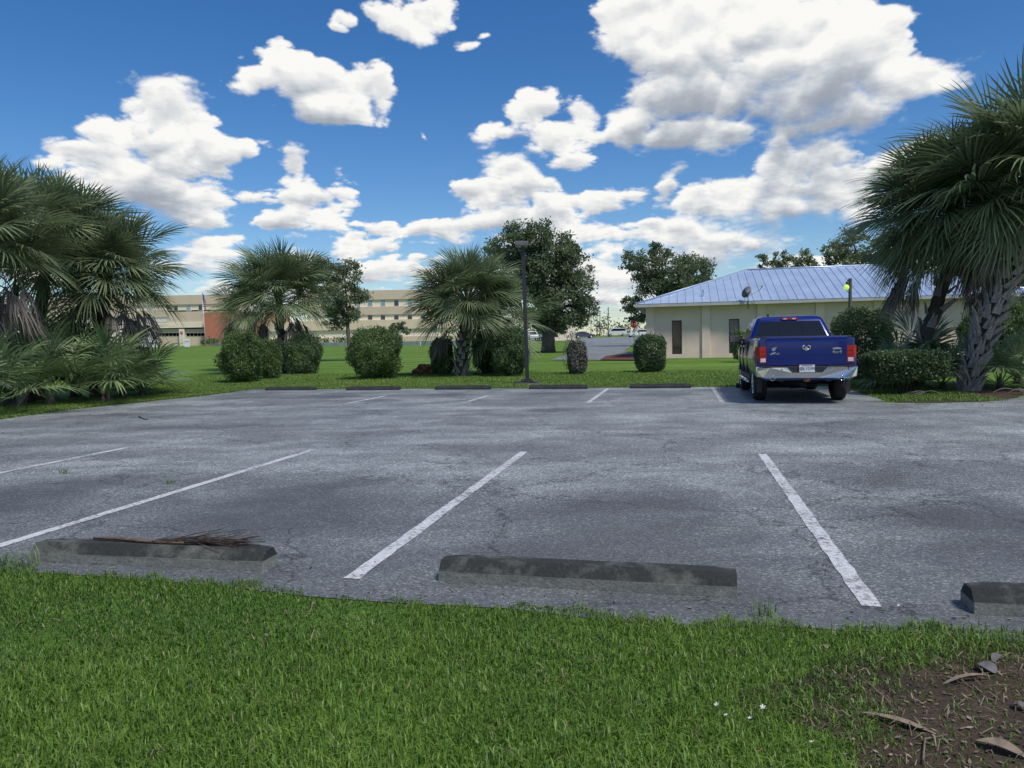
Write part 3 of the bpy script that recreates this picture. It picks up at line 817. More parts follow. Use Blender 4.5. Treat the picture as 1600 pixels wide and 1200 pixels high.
# bits of leaf and bark blown onto the pavement
def pavement_litter():
    n1, n2, n3 = 420, 260, 240
    i = rng.uniform(0, 1, n1) * 9 - 4.6
    X1 = i; Y1 = np.interp(X1, [p.x for p in near_poly], [p.y for p in near_poly]) + np.abs(rng.normal(0, 0.28, n1)) + 0.03
    lw = np.array([[p.x, p.y] for p in left_w]); t_ = rng.uniform(0, len(lw) - 1.01, n2); k = t_.astype(int); f = (t_ - k)[:, None]
    P = lw[k] * (1 - f) + lw[k + 1] * f + np.stack([np.abs(rng.normal(0, .8, n2)), -np.abs(rng.normal(0, .8, n2))], 1)
    u = rng.uniform(4, 11, n3); v = 17.4 - np.abs(rng.normal(0, .7, n3)) - 0.02 * (u - 4)
    X = np.concatenate([X1, P[:, 0], u * UU.x + v * VV.x]); Y = np.concatenate([Y1, P[:, 1], u * UU.y + v * VV.y]); n = len(X)
    a_ = rng.uniform(0, 6.28, n); l = rng.uniform(0.005, 0.018, n) * np.where(Y > 10, 2.2, 1); w = l * rng.uniform(0.15, 0.6, n)
    V = np.zeros((n, 4, 3), np.float32)
    for j, (fl, fw) in enumerate([(-1, 0), (0, -1), (1, 0), (0, 1)]):
        V[:, j, 0] = X + np.cos(a_) * l * fl - np.sin(a_) * w * fw; V[:, j, 1] = Y + np.sin(a_) * l * fl + np.cos(a_) * w * fw; V[:, j, 2] = 0.0125 + 0.25 * l * (fl > 0)
    F = (np.arange(n) * 4)[:, None] + np.array([[0, 1, 2, 3]])
    o = fast_mesh('pavement_litter', V.reshape(-1, 3), F, MATS['litter'], tone=np.repeat(rng.uniform(0, .8, n), 4))
    tag(o, 'tiny bits of leaf and bark scattered over the pavement edges', 'leaf litter', kind='stuff')
pavement_litter()

# ================================================================== palms
M_frond = leaf_mat('palm_frond', (0.105, 0.155, 0.085), (0.29, 0.345, 0.17), 0.42, 0.30, 0.45)
M_young = leaf_mat('young_frond', (0.090, 0.155, 0.075), (0.26, 0.34, 0.14), 0.42, 0.18, 0.45)
M_dead = leaf_mat('dead_frond', (0.13, 0.108, 0.092), (0.36, 0.31, 0.265), 0.8, 0.08, 0.15)
def frond_mesh(name, pitch, seed, mat, petiole=1.0, L=0.95, nseg=40, spread=125, droop=0.30, wid=1.0, tone=(0.35, 0.25)):
    """costapalmate fan: arching stalk, then ribs joined near the hub and split into drooping points"""
    r_ = np.random.default_rng(seed)
    p0 = math.radians(pitch)
    V, F, TN = [], [], []
    # stalk
    ns = 6; pts = []; x = z = 0.0; ang = p0 + 0.16
    for i in range(ns + 1):
        pts.append((x, z, ang)); x += petiole / ns * math.cos(ang); z += petiole / ns * math.sin(ang); ang -= 0.32 / ns
    for i, (x_, z_, a_) in enumerate(pts):
        w = 0.026 * (1.25 - 0.75 * i / ns); h = 0.012
        nx, nz = -math.sin(a_), math.cos(a_)
        V += [(x_, -w, z_), (x_ + nx * h, 0, z_ + nz * h), (x_, w, z_), (x_ - nx * h, 0, z_ - nz * h)]
        TN += [0.75] * 4
        if i:
            b = 4 * i
            F += [(b - 4 + k, b - 4 + (k + 1) % 4, b + (k + 1) % 4, b + k) for k in range(4)]
    hx, hz, ha = pts[-1]
    cx, cz = math.cos(ha), math.sin(ha)
    nx, nz = -cz, cx
    rib = 0.34 * L
    for i in range(nseg):
        t = (i / (nseg - 1)) * 2 - 1
        th = math.radians(spread) * t + r_.normal(0, 0.02)
        c = max(0.0, math.cos(th))
        ox = rib * c * c                                # ribs leave the curving midrib one after another
        curl = -0.30 * ox
        length = L * (0.66 + 0.30 * math.cos(th / 1.6)) * r_.uniform(0.90, 1.06)
        half = math.radians(spread) / (nseg - 1) * 1.02
        fold = 0.28 * abs(math.sin(th))
        g = droop * r_.uniform(0.6, 1.5)
        sec = [(0.03, 0), (0.30, 0), (0.52, 0), (0.76, 0), (1.0, 0)]
        idx = []
        pleat = 0.010 * (1 if i % 2 else -1)
        tn = float(np.clip(r_.normal(tone[0], tone[1]), 0, 1))
        for k, (f, _) in enumerate(sec):
            r = length * f
            fw, lt = ox + r * math.cos(th), r * math.sin(th)
            up = fold * r + curl * f - 0.10 * r * c * f + pleat * (1 if 0 < f < 0.6 else 0)
            w = (r * half if f <= 0.31 else 0.30 * length * half * {2: 0.98, 3: 0.62, 4: 0.0}[k]) * wid + (0.0022 if 0 < k < 4 else 0)
            bx, bz = hx + cx * fw + nx * up, hz + cz * fw + nz * up
            bz -= g * L * max(0, f - 0.25) ** 2.0 * 1.5
            px, py = -math.sin(th), math.cos(th)
            n0 = len(V)
            if k < 4:
                V += [(bx + cx * px * w, lt + py * w, bz + cz * px * w), (bx - cx * px * w, lt - py * w, bz - cz * px * w)]; TN += [tn, tn]
                idx.append((n0, n0 + 1))
            else:
                V.append((bx, lt, bz)); TN.append(min(1.0, tn + 0.2)); idx.append((n0,))
        for k in range(3): F.append((idx[k][0], idx[k][1], idx[k+1][1], idx[k+1][0]))
        F.append((idx[3][0], idx[3][1], idx[4][0]))
    me = bpy.data.meshes.new(name); me.from_pydata(V, [], F); me.update()
    a_ = me.attributes.new('tone', 'FLOAT', 'POINT'); a_.data.foreach_set('value', np.array(TN, np.float32))
    me.materials.append(mat)
    return me
def dead_mesh(seed, L=0.95, petiole=0.75):
    """withered fan hanging down: narrow shrivelled ribbons"""
    r_ = np.random.default_rng(seed)
    V, F, TN = [], [], []
    a0 = math.radians(-48); x = z = 0.0; pts = []
    ang = a0 + 0.5
    for i in range(6):
        pts.append((x, z)); x += petiole / 5 * math.cos(ang); z += petiole / 5 * math.sin(ang); ang -= 0.24
    for i, (x_, z_) in enumerate(pts):
        w = 0.022 * (1.2 - 0.6 * i / 5)
        V += [(x_, -w, z_), (x_ + .01, 0, z_ + .012), (x_, w, z_), (x_ - .01, 0, z_ - .012)]; TN += [0.5] * 4
        if i: b = 4 * i; F += [(b - 4 + k, b - 4 + (k + 1) % 4, b + (k + 1) % 4, b + k) for k in range(4)]
    hx, hz = pts[-1]
    for i in range(34):
        a_ = r_.uniform(-1.25, 1.25); l = L * r_.uniform(0.55, 1.0); w = r_.uniform(0.010, 0.020)
        tn = float(np.clip(r_.normal(0.45, 0.28), 0, 1)); px, py, pz = hx, 0.0, hz
        dirx, diry = 0.30 * math.cos(a_) + r_.normal(0, .08), 0.42 * math.sin(a_)
        tw = r_.uniform(0, 3.14); idx = []
        for k in range(5):
            f = k / 4
            ww = w * (1 - f) ** 0.6 * (0.5 if k == 0 else 1)
            qx = hx + dirx * l * (f ** 0.7) + r_.normal(0, .012); qy = diry * l * (f ** 0.7) + r_.normal(0, .012); qz = hz - l * f * 0.95 + 0.10 * l * math.sin(f * 3)
            b = len(V); t2 = tw + f * 1.2
            V += [(qx + math.cos(t2) * ww, qy + math.sin(t2) * ww, qz), (qx - math.cos(t2) * ww, qy - math.sin(t2) * ww, qz)]; TN += [tn, tn]
            if k: F.append((b - 2, b - 1, b + 1, b))
    me = bpy.data.meshes.new('dead_frond'); me.from_pydata(V, [], F); me.update()
    at_ = me.attributes.new('tone', 'FLOAT', 'POINT'); at_.data.foreach_set('value', np.array(TN, np.float32))
    me.materials.append(M_dead)
    return me
PITCHES = [82, 66, 50, 34, 18, 2, -16, -34]
FRONDS = {p: [frond_mesh('frond', p, 100 + i * 10 + p, M_frond, petiole=0.95, L=1.22, nseg=44, wid=1.12, droop=0.07 + 0.26 * (82 - p) / 116, tone=(0.34 + 0.18 * (82 - p) / 116, 0.22)) for i in range(2)] for p in PITCHES}
YOUNG = {p: [frond_mesh('frond', p, 500 + i * 10 + p, M_young, petiole=0.62, L=0.82, nseg=36, wid=1.1, droop=0.22, spread=118, tone=(0.42, 0.25)) for i in range(2)] for p in (78, 60, 42, 24, 8)}
DEAD = [dead_mesh(700 + i) for i in range(4)]
def boot_mesh(seed):
    """old leaf base: flattened wedge, split at the tip"""
    r_ = random.Random(seed)
    mb = MB()
    for s in (-1, 1):
        rings = []
        for i, (u, w, th, off) in enumerate([(0, .060, .030, .045), (.10, .056, .030, .040), (.20, .040, .024, .034), (.30, .026, .016, .036), (.36 + r_.uniform(-.03, .05), .014, .010, .040)]):
            zc = u; yo = 0.030 + 0.20 * u + 0.25 * u * u
            rings.append([(s * off - w * .9, yo - th, zc), (s * off + w * .9, yo - th, zc), (s * off + w * .8, yo + th, zc), (s * off - w * .8, yo + th, zc)])
        mb.loft(rings)
    me = bpy.data.meshes.new('boot'); me.from_pydata(mb.v, [], mb.f); me.update()
    me.materials.append(simple('palm_boot', (0.30, 0.27, 0.24), 0.9, var=0.4, scale=14, bmp=0.5))
    return me
BOOTS = [boot_mesh(i) for i in range(4)]
M_trunk = simple('palm_trunk', (0.085, 0.070, 0.058), 0.95, var=0.4, scale=12, bmp=0.8)
def palm(loc, path, rad, label, n_green=34, n_dead=8, scale=1.0, boots=0, seed=1, boot_from=0.0, boot_to=1.0, top_bias=0.0, skirt_lo=0.0, green_to=-34, boot_scale=1.0, dead_scale=1.0, group=None):
    """path: trunk points relative to loc"""
    r_ = random.Random(seed)
    t = thing('palm_tree', label, 'palm tree', loc, 0, group)
    P = [Vector(p) for p in path]
    # smooth the path
    S_ = []
    for i in range(len(P) - 1):
        p0, p1, p2, p3 = P[max(i-1,0)], P[i], P[i+1], P[min(i+2,len(P)-1)]
        for k in range(6):
            f = k / 6
            S_.append(0.5 * ((2*p1) + (p2-p0)*f + (2*p0-5*p1+4*p2-p3)*f*f + (3*p1-p0-3*p2+p3)*f**3))
    S_.append(P[-1])
    mb = MB(); n = len(S_)
    mb.tube(S_, [rad * (1.10 if i < 2 else 1.0) * (1 - 0.12 * i / n) * r_.uniform(0.94, 1.06) for i in range(n)], 14)
    tr = mb.build('trunk', M_trunk, t, True)
    if boots:
        def along(f):
            q = f * (n - 1); i = min(int(q), n - 2); return S_[i].lerp(S_[i+1], q - i), (S_[i+1] - S_[i]).normalized()
        for k in range(boots):
            f = boot_from + (boot_to - boot_from) * k / boots
            c, ax = along(f); a_ = k * 2.39996 + r_.uniform(-.15, .15)
            rq = Vector((0, 0, 1)).rotation_difference(ax) @ Matrix.Rotation(a_, 3, 'Z').to_quaternion()
            o = inst(BOOTS[k % 4], 'boot', tr, (0, 0, 0), (0, 0, 0), boot_scale * r_.uniform(0.85, 1.15))
            o.rotation_euler = (rq @ Matrix.Rotation(r_.uniform(-.42, -.05), 3, 'X').to_quaternion() @ Matrix.Rotation(r_.uniform(-.25, .25), 3, 'Y').to_quaternion()).to_euler()
            o.location = c + (rq @ Vector((0, rad * 0.72, 0)))
    top = S_[-1]; axis = (S_[-1] - S_[-3]).normalized()
    n_green = int(n_green * 1.55)
    for k in range(n_green):
        f = k / (n_green - 1)
        pitch = 84 - (84 - green_to) * (f ** 0.85) + r_.uniform(-7, 7)
        pc = min(PITCHES, key=lambda q: abs(q - pitch))
        a_ = k * 2.39996 + r_.uniform(-.2, .2)
        base = top + axis * (0.18 - 0.42 * f) * scale + Vector((math.cos(a_), math.sin(a_), 0)) * (0.05 + rad * 0.55 * f)
        s = scale * r_.uniform(0.86, 1.12) * (0.86 + 0.18 * math.sin(math.pi * min(1, f * 1.3)))
        inst(r_.choice(FRONDS[pc]), 'frond', t, base, (r_.uniform(-.65, .65), r_.uniform(-.12, .12), a_), s)
    for k in range(n_dead):
        a_ = k * 2.39996 * 1.3 + r_.uniform(-.5, .5)
        base = top + axis * (-0.30 - r_.uniform(0, 0.35) - skirt_lo * r_.random()) * scale + Vector((math.cos(a_), math.sin(a_), 0)) * (rad * 0.8 + r_.uniform(0.0, 0.30) * scale)
        inst(r_.choice(DEAD), 'dead_frond', t, base, (r_.uniform(-.25, .25), r_.uniform(-.3, .2), a_), dead_scale * scale * r_.uniform(0.8, 1.2))
    return t
def palmetto(loc, label, n=12, scale=1.0, seed=1, lo=8, hi=78, group=None, nd=0):
    r_ = random.Random(seed)
    t = thing('palmetto', label, 'palm', loc, 0, group)
    mb = MB(); mb.tube([(0, 0, -0.05), (0.02, 0, 0.10), (0.03, 0.01, 0.22 * scale)], [0.10 * scale, 0.09 * scale, 0.05 * scale], 9); mb.build('stem', M_trunk, t, True)
    for k in range(n):
        f = k / max(1, n - 1); pitch = hi - (hi - lo) * f + r_.uniform(-8, 8)
        pc = min(YOUNG, key=lambda q: abs(q - pitch)); a_ = k * 2.39996 + r_.uniform(-.3, .3)
        inst(r_.choice(YOUNG[pc]), 'frond', t, (0.04 * math.cos(a_), 0.04 * math.sin(a_), 0.14 * scale), (r_.uniform(-.25, .25), r_.uniform(-.1, .1), a_), scale * r_.uniform(0.8, 1.15))
    for k in range(nd):
        inst(r_.choice(DEAD), 'dead_frond', t, (0.05, 0, 0.45 * scale), (0, r_.uniform(-.5, -.2), r_.uniform(0, 6.28)), scale * 0.6)
    return t
def rel(px, py, Y, base):
    return atY(px, py, Y) - base
G_PALM = 'cabbage palms round the car park'
# --- left group beside the pavement
bA = at(150, 622); Y = bA.y
palm(bA, [(0, 0, -0.1), (0.05, 0, 1.2), rel(158, 520, Y, bA), rel(165, 432, Y, bA)], 0.19, 'tall palm with grey dead skirt fronds beside the flagpole view', 56, 22, 1.05, 0, 11, skirt_lo=0.5, green_to=-22, dead_scale=1.15)
bB = at(60, 624); Y = bB.y
palm(bB, [(0, 0, -0.1), (0.0, 0, 1.5), rel(66, 470, Y, bB), rel(75, 378, Y, bB)], 0.19, 'tallest palm of the dense group beside the pavement edge', 58, 10, 1.06, 0, 12, skirt_lo=0.5, green_to=-30, dead_scale=1.1)
bC = at(-45, 640); Y = bC.y
palm(bC, [(0, 0, -0.1), (0.0, 0, 1.5), rel(-40, 470, Y, bC), rel(-30, 385, Y, bC)], 0.20, 'palm with shaggy brown hanging fronds at the end of the dense group', 44, 22, 1.05, 0, 13, skirt_lo=0.7, green_to=-14, dead_scale=1.1)
for i, (px, py, s, n, lab, nd) in enumerate([
        (15, 634, 1.8, 13, 'tall young palmetto in the dense group, nearest the shaggy palm', 1),
        (78, 634, 1.35, 13, 'yellow-green palmetto with splayed fronds at the pavement edge', 1),
        (165, 629, 1.4, 12, 'dark palmetto under the skirted palm', 0),
        (222, 619, 1.25, 13, 'broad palmetto reaching out over the open lawn', 0),
        (118, 620, 2.0, 12, 'upright palmetto hidden between the two tallest palms', 0)]):
    palmetto(at(px, py), lab, n, s, 40 + i, 20, 80, 'palmettos under the left palms', nd)
# --- palm before the red wall
bD = at(440, 583.5); Y = bD.y
palm(bD, [(0, 0, -0.1), (0.1, 0, 0.9), rel(437, 500, Y, bD), rel(435, 462, Y, bD)], 0.22, 'broad palm with round shrubs at its foot and red wall behind', 50, 20, 1.16, 40, 21, 0.0, 0.7, skirt_lo=0.35, boot_scale=0.9, green_to=-18, dead_scale=1.0)
bD2 = at(392, 578); Y = bD2.y
palm(bD2, [(0, 0, -0.1), (0.0, 0, 1.2), rel(388, 505, Y, bD2), rel(385, 482, Y, bD2)], 0.17, 'lower brownish palm half hidden behind a round shrub', 22, 12, 0.95, 0, 22, green_to=-34)
# --- palm with the criss-cross trunk
bE = at(722, 587); Y = bE.y
palm(bE, [(0, 0, -0.1), (0.0, 0, 0.7), rel(727, 520, Y, bE), rel(730, 472, Y, bE)], 0.30, 'full round palm with criss-cross trunk beside the lamp post', 54, 10, 1.06, 64, 31, 0.0, 0.85, skirt_lo=0.5, boot_scale=0.80, green_to=-20)
bE2 = at(778, 584); Y = bE2.y
palm(bE2, [(0, 0, -0.1), (-0.1, 0, 0.6), rel(776, 530, Y, bE2), rel(778, 505, Y, bE2)], 0.16, 'low palm leaning out behind the criss-cross trunk', 22, 6, 1.0, 0, 32, green_to=-30)
# --- right pair, beside the drive
bF = at(1512, 611); Y = bF.y
palm(bF, [(0, 0, -0.15), rel(1520, 570, Y, bF), rel(1545, 500, Y, bF), rel(1578, 430, Y, bF), rel(1598, 372, Y, bF), rel(1604, 292, Y, bF)], 0.17, 'leaning palm with jagged grey leaf bases up its trunk', 72, 24, 1.28, 110, 51, 0.0, 0.92, skirt_lo=0.6, boot_scale=1.08, green_to=-36, dead_scale=1.05)
bG = at(1432, 606); bG = atY(1432, 590, 20.5); bG.z = 0
Y = bG.y
palm(bG, [(0, 0, -0.15), rel(1445, 535, Y, bG), rel(1475, 440, Y, bG), rel(1486, 385, Y, bG), rel(1492, 335, Y, bG)], 0.19, 'palm with thin leaning trunk behind the clipped hedge', 76, 28, 1.12, 34, 52, 0.1, 0.9, skirt_lo=0.8, green_to=-38, dead_scale=1.05)
for i, (px, Y, s, n, lab) in enumerate([
        (1398, 20.2, 0.95, 13, 'pale green palmetto rising above the clipped hedge'),
        (1438, 21.2, 1.45, 14, 'tall palmetto standing against the blue metal roof'),
        (1472, 19.4, 0.95, 10, 'dark palmetto between the hedge and the jagged trunk'),
        (1562, 18.9, 0.95, 11, 'palmetto with bleached frond tips behind the jagged trunk'),
        (1590, 21.0, 1.3, 11, 'dark palmetto beside the drive')]):
    p = atY(px, 590, Y); p.z = 0
    palmetto(p, lab, n, s, 60 + i, 8, 78, 'palmettos under the right palms')
# fallen fronds at the foot of the jagged trunk
for i, (px, py, rz, s) in enumerate([(1552, 617, -0.5, 0.55), (1575, 618, -0.2, 0.5), (1470, 620, 2.6, 0.45), (1590, 612, 0.3, 0.55)]):
    p = at(px, py); o = bpy.data.objects.new('fallen_frond', DEAD[i]); COL.objects.link(o)
    o.location = (p.x, p.y, 0.05); o.rotation_euler = (1.2 * (-1) ** i * 0.2, -1.0, rz); o.scale = (s, s, s)
    tag(o, ['withered frond lying at the foot of the jagged trunk', 'withered frond lying by the drive beside the soil bed', 'withered frond lying under the clipped hedge', 'withered frond lying under the palmetto with bleached tips'][i], 'palm frond', 'fallen palm fronds')
for i, (px, py, s, n, lab) in enumerate([(45, 628, 1.9, 12, 'tall dark palmetto behind the yellow-green one'), (192, 624, 1.2, 12, 'low palmetto between the skirted palm and the broad one'), (-20, 650, 1.3, 11, 'yellowing palmetto at the very edge of the pavement')]):
    palmetto(at(px, py), lab, n, s, 80 + i, 18, 78, 'palmettos under the left palms', 1)

# ================================================================== shrubs and trees
def leaf_cloud(C, size, aspect=1.6, up=0.3, tone_c=None, jitter=0.15):
    """rhombic leaves at centres C (n x 3)"""
    n = len(C)
    d = rng.normal(0, 1, (n, 3)); d /= np.linalg.norm(d, axis=1)[:, None]
    nn = rng.normal(0, 1, (n, 3)); nn[:, 2] = np.abs(nn[:, 2]) + up
    s = np.cross(d, nn); s /= np.linalg.norm(s, axis=1)[:, None] + 1e-6
    l = (size * rng.uniform(0.7, 1.3, n))[:, None]; w = l / aspect / 2
    V = np.stack([C - d * l * 0.5, C + s * w, C + d * l * 0.5, C - s * w], 1)
    F = (np.arange(n) * 4)[:, None] + np.array([[0, 1, 2, 3]])
    base = np.full(n, 0.45) if tone_c is None else tone_c
    tone = np.clip(base + rng.normal(0, jitter, n), 0, 1)
    return V.reshape(-1, 3), F, np.repeat(tone, 4)
def shrub(px0, px1, py0, py1, label, mat, Y=None, n=7000, leaf=0.066, boxy=2.4, depth=None, rough=0.17, sprigs=9, stem=0.0, group='clipped shrubs on the lawn', name='shrub', dense=1.0):
    """clipped ball or block of small leaves, from its outline in the photograph and the ground it stands on"""
    base = at((px0 + px1) / 2, py1) if Y is None else None
    if Y is not None:
        base = atY((px0 + px1) / 2, py1, Y); base.z = terrain(Y)
    Y = base.y
    w = (px1 - px0) / FPX * Y; h = atY((px0 + px1) / 2, py0, Y).z - base.z
    d = depth or w
    t = thing(name, label, 'shrub', base, 0, group)
    n = int(n * 2.0)
    q = rng.normal(0, 1, (n, 3)); q /= np.linalg.norm(q, axis=1)[:, None]
    # superellipsoid surface
    e = boxy
    k = (np.abs(q[:, 0]) ** e + np.abs(q[:, 1]) ** e + np.abs(q[:, 2]) ** e) ** (-1 / e)
    sph = rng.uniform(0, 6.28, 6)
    nz_ = sum(np.sin(q @ (rng.normal(0, 1, 3) * k_) + rng.uniform(0, 6.28)) / k_ for k_ in (3, 5, 8, 12, 17)) 
    lump = 1 + rough * 0.9 * nz_ + rough * 0.6 * (np.sin(q[:, 0] * 5 + sph[0]) * np.sin(q[:, 2] * 5 + sph[1]) + 0.6 * np.sin(q[:, 1] * 9 + q[:, 2] * 8 + sph[2]) + 0.35 * np.sin(q[:, 0] * 17 + sph[3]) * np.sin(q[:, 2] * 15 + sph[4]))
    r = rng.uniform(0.12, 1, n) ** 0.20
    r = np.where(rng.uniform(0, 1, n) < 0.10, r * rng.uniform(1.0, 1.10, n), r)
    hh = (h - stem) / 2
    C = q * k[:, None] * (r * lump)[:, None] * np.array([[w / 2, d / 2, hh]]) * 0.97
    C[:, 2] += stem + hh
    C[:, 2] = np.maximum(C[:, 2], 0.03)
    cl = np.sin(C[:, 0] * 6 / w + sph[5]) * np.sin(C[:, 2] * 7 / h + sph[0]) * 0.12
    V, F, T_ = leaf_cloud(C, leaf, 1.7, 0.3, 0.42 + cl * 1.6 + 0.25 * (rng.uniform(0, 1, n) > 0.9))
    if sprigs:
        ex = []
        for s_ in range(sprigs):
            x0 = rng.uniform(-w * .4, w * .4); y0 = rng.uniform(-d * .3, d * .3); H = rng.uniform(0.05, 0.30)
            f = rng.uniform(0, 1, 22)
            ex.append(np.stack([x0 + f * rng.normal(0, .10) + rng.normal(0, .015, 22), y0 + rng.normal(0, .02, 22), h * 0.94 + f * H], 1))
        V2, F2, T2 = leaf_cloud(np.concatenate(ex), leaf * 0.9, 2.0, 0.3, None)
        F = np.concatenate([F, F2 + len(V)]); V = np.concatenate([V, V2]); T_ = np.concatenate([T_, T2])
    fast_mesh('foliage', V, F, mat, t, T_)
    mb = MB()
    for i in range(7):
        a_ = i * 2.4; rr = 0.05 + 0.02 * (i % 3)
        top = (w * .30 * math.cos(a_), d * .30 * math.sin(a_), h * 0.72)
        mb.tube([(rr * math.cos(a_), rr * math.sin(a_), -0.03), (w * .10 * math.cos(a_), d * .10 * math.sin(a_), max(stem, h * 0.25)), top], [0.028, 0.022, 0.008], 6)
    mb.build('stem', simple('shrub_wood', (0.07, 0.055, 0.042), 0.9, var=0.3, scale=20), t, True)
    return t
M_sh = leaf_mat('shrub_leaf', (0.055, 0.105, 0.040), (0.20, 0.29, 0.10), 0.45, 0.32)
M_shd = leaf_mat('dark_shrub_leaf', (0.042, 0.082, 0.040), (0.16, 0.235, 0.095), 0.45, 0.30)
M_dry = leaf_mat('dry_shrub_leaf', (0.11, 0.11, 0.092), (0.28, 0.27, 0.23), 0.8, 0.08, 0.1)
shrub(346, 414, 517, 597, 'round dark green shrub standing furthest from the lamp post on the lawn', M_sh, n=9000)
shrub(398, 441, 531, 592, 'smaller round shrub touching the round shrub and the palm', M_sh, n=5000)
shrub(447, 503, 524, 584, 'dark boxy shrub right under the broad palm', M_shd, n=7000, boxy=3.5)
shrub(546, 630, 513, 592, 'broad round shrub with thin sprigs on top, standing alone between two palms', M_sh, n=11000, sprigs=26, boxy=2.7)
shrub(674, 710, 529, 586, 'narrow upright clipped shrub beside the criss-cross trunk', M_sh, n=6000, boxy=3.2)
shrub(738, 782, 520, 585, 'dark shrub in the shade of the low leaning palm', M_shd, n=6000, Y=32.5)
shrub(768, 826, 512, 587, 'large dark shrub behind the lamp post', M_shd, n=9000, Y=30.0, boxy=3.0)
shrub(887, 918, 532, 585, 'half-dead grey brown clipped shrub beside the side road', M_dry, n=4200, boxy=4.0, rough=0.05)
shrub(878, 906, 524, 556, 'loose green sprigs growing out of the half-dead shrub', M_sh, n=420, Y=at(900, 585).y + 0.4, boxy=2.0, sprigs=14, leaf=0.05)
shrub(992, 1040, 522, 582, 'square clipped shrub in front of the tan wall corner', M_shd, n=7000, boxy=4.0, sprigs=5, rough=0.05)
shrub(1143, 1172, 516, 562, 'green shrub against the tan wall beside the second window', M_sh, n=3000, Y=38.0)
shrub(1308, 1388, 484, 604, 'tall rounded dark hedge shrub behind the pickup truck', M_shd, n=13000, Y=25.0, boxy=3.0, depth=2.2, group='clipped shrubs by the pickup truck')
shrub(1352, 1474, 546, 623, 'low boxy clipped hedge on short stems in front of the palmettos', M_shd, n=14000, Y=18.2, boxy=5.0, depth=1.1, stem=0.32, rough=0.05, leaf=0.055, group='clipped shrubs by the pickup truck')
# far greenery beyond the drive on the right
for i, (x0, x1, y0, y1, Y, lab) in enumerate([(1540, 1600, 470, 578, 33, 'green thicket behind the palmetto with bleached tips'), (1590, 1680, 440, 580, 36, 'green thicket beyond the drive'), (1500, 1560, 490, 578, 38, 'dark thicket behind the jagged palm trunk')]):
    shrub(x0, x1, y0, y1, lab, M_sh, n=9000, Y=Y, boxy=2.2, leaf=0.10, rough=0.2, group='thicket beyond the drive')

M_oak = leaf_mat('oak_leaf', (0.075, 0.115, 0.064), (0.24, 0.29, 0.15), 0.45, 0.38)
M_oakl = leaf_mat('pale_tree_leaf', (0.11, 0.15, 0.09), (0.30, 0.35, 0.20), 0.5, 0.38)
M_wood = simple('oak_bark', (0.115, 0.098, 0.080), 0.95, var=0.35, scale=6, bmp=0.6)
def tree(base_px, Y, trunk_px, lobes, label, mat=None, n=26000, leaf=0.20, trunk_r=0.35, density=1.0, name='tree', group='trees behind the lawn', sub=0.24):
    """lobes: (px, py, radius px) outline masses, spread in depth about Y"""
    base = atY(base_px, 520, Y); base.z = terrain(Y)
    t = thing(name, label, 'tree', base, 0, group)
    k = Y / FPX
    L = []
    for (px, py, r) in lobes:
        c = atY(px, py, Y) - base; c.y += rng.uniform(-1, 1) * r * k * 0.9
        L.append((np.array(c), r * k))
    tot = sum(r ** 2 for _, r in L); C, tone = [], []
    for c, r in L:
        m = int(n * r * r / tot); ns = max(6, int(34 * density))
        q = rng.normal(0, 1, (ns, 3)); q /= np.linalg.norm(q, axis=1)[:, None]
        sc = c + q * (r * rng.uniform(0.35, 1.0, ns) ** 0.6)[:, None] * np.array([[1, 1, 0.92]])
        st = rng.normal(0.42, 0.14, ns)
        i = rng.integers(0, ns, m)
        g = rng.normal(0, 1, (m, 3)) * (r * sub * 0.62) * np.array([[1.15, 1.15, 0.75]])
        C.append(sc[i] + g); tone.append(st[i])
    V, F, T_ = leaf_cloud(np.concatenate(C), leaf, 1.6, 0.4, np.concatenate(tone), 0.12)
    fast_mesh('crown', V, F, mat or M_oak, t, T_)
    mb = MB()
    fork = Vector(atY(*trunk_px, Y) - base)
    mb.tube([(0, 0, -0.2), (0.02, 0, fork.z * 0.35), fork * 0.75 + Vector((0, 0, 0.0)), fork], [trunk_r * 1.35, trunk_r, trunk_r * 0.9, trunk_r * 0.8], 12)
    for c, r in L:
        c = Vector(c); m_ = fork.lerp(c, 0.5) + Vector((0, 0, 0.12 * (c - fork).length))
        mb.tube([fork * 0.92, fork.lerp(m_, 0.5), m_, c, c + (c - m_) * 0.35], [trunk_r * 0.55, trunk_r * 0.40, trunk_r * 0.28, trunk_r * 0.14, 0.02], 7)
        for j in range(5):
            e = c + Vector(rng.normal(0, 0.5, 3)) * r
            mb.tube([m_.lerp(c, 0.6), (m_.lerp(c, 0.6) + e) / 2 + Vector((0, 0, 0.1 * r)), e], [trunk_r * 0.14, trunk_r * 0.09, 0.015], 5)
    mb.build('trunk', M_wood, t, True)
    return t
tree(856, 62, (858, 492), [(800, 382, 32), (835, 372, 30), (868, 392, 34), (775, 398, 22), (893, 420, 30), (905, 455, 28), (850, 430, 42), (812, 430, 34), (880, 478, 34), (915, 478, 20), (840, 478, 36), (790, 455, 30), (905, 498, 16), (862, 505, 26), (890, 392, 16)], 'large spreading oak behind the lamp post', n=42000, leaf=0.22, trunk_r=0.55)
tree(1045, 78, (1042, 482), [(990, 405, 20), (1030, 395, 18), (1010, 425, 26), (1050, 430, 34), (1085, 425, 28), (1020, 460, 32), (1062, 465, 40), (1098, 455, 26), (985, 475, 16), (1000, 490, 18), (1040, 492, 24)], 'dark oak rising behind the tan building corner', n=30000, leaf=0.24, trunk_r=0.45)
tree(545, 52, (543, 505), [(515, 425, 24), (540, 430, 26), (500, 440, 22), (548, 462, 24), (525, 465, 28), (545, 490, 20), (520, 495, 20), (500, 415, 16)], 'airy light green tree beside the broad palm', M_oakl, n=12000, leaf=0.16, trunk_r=0.16, density=0.7)
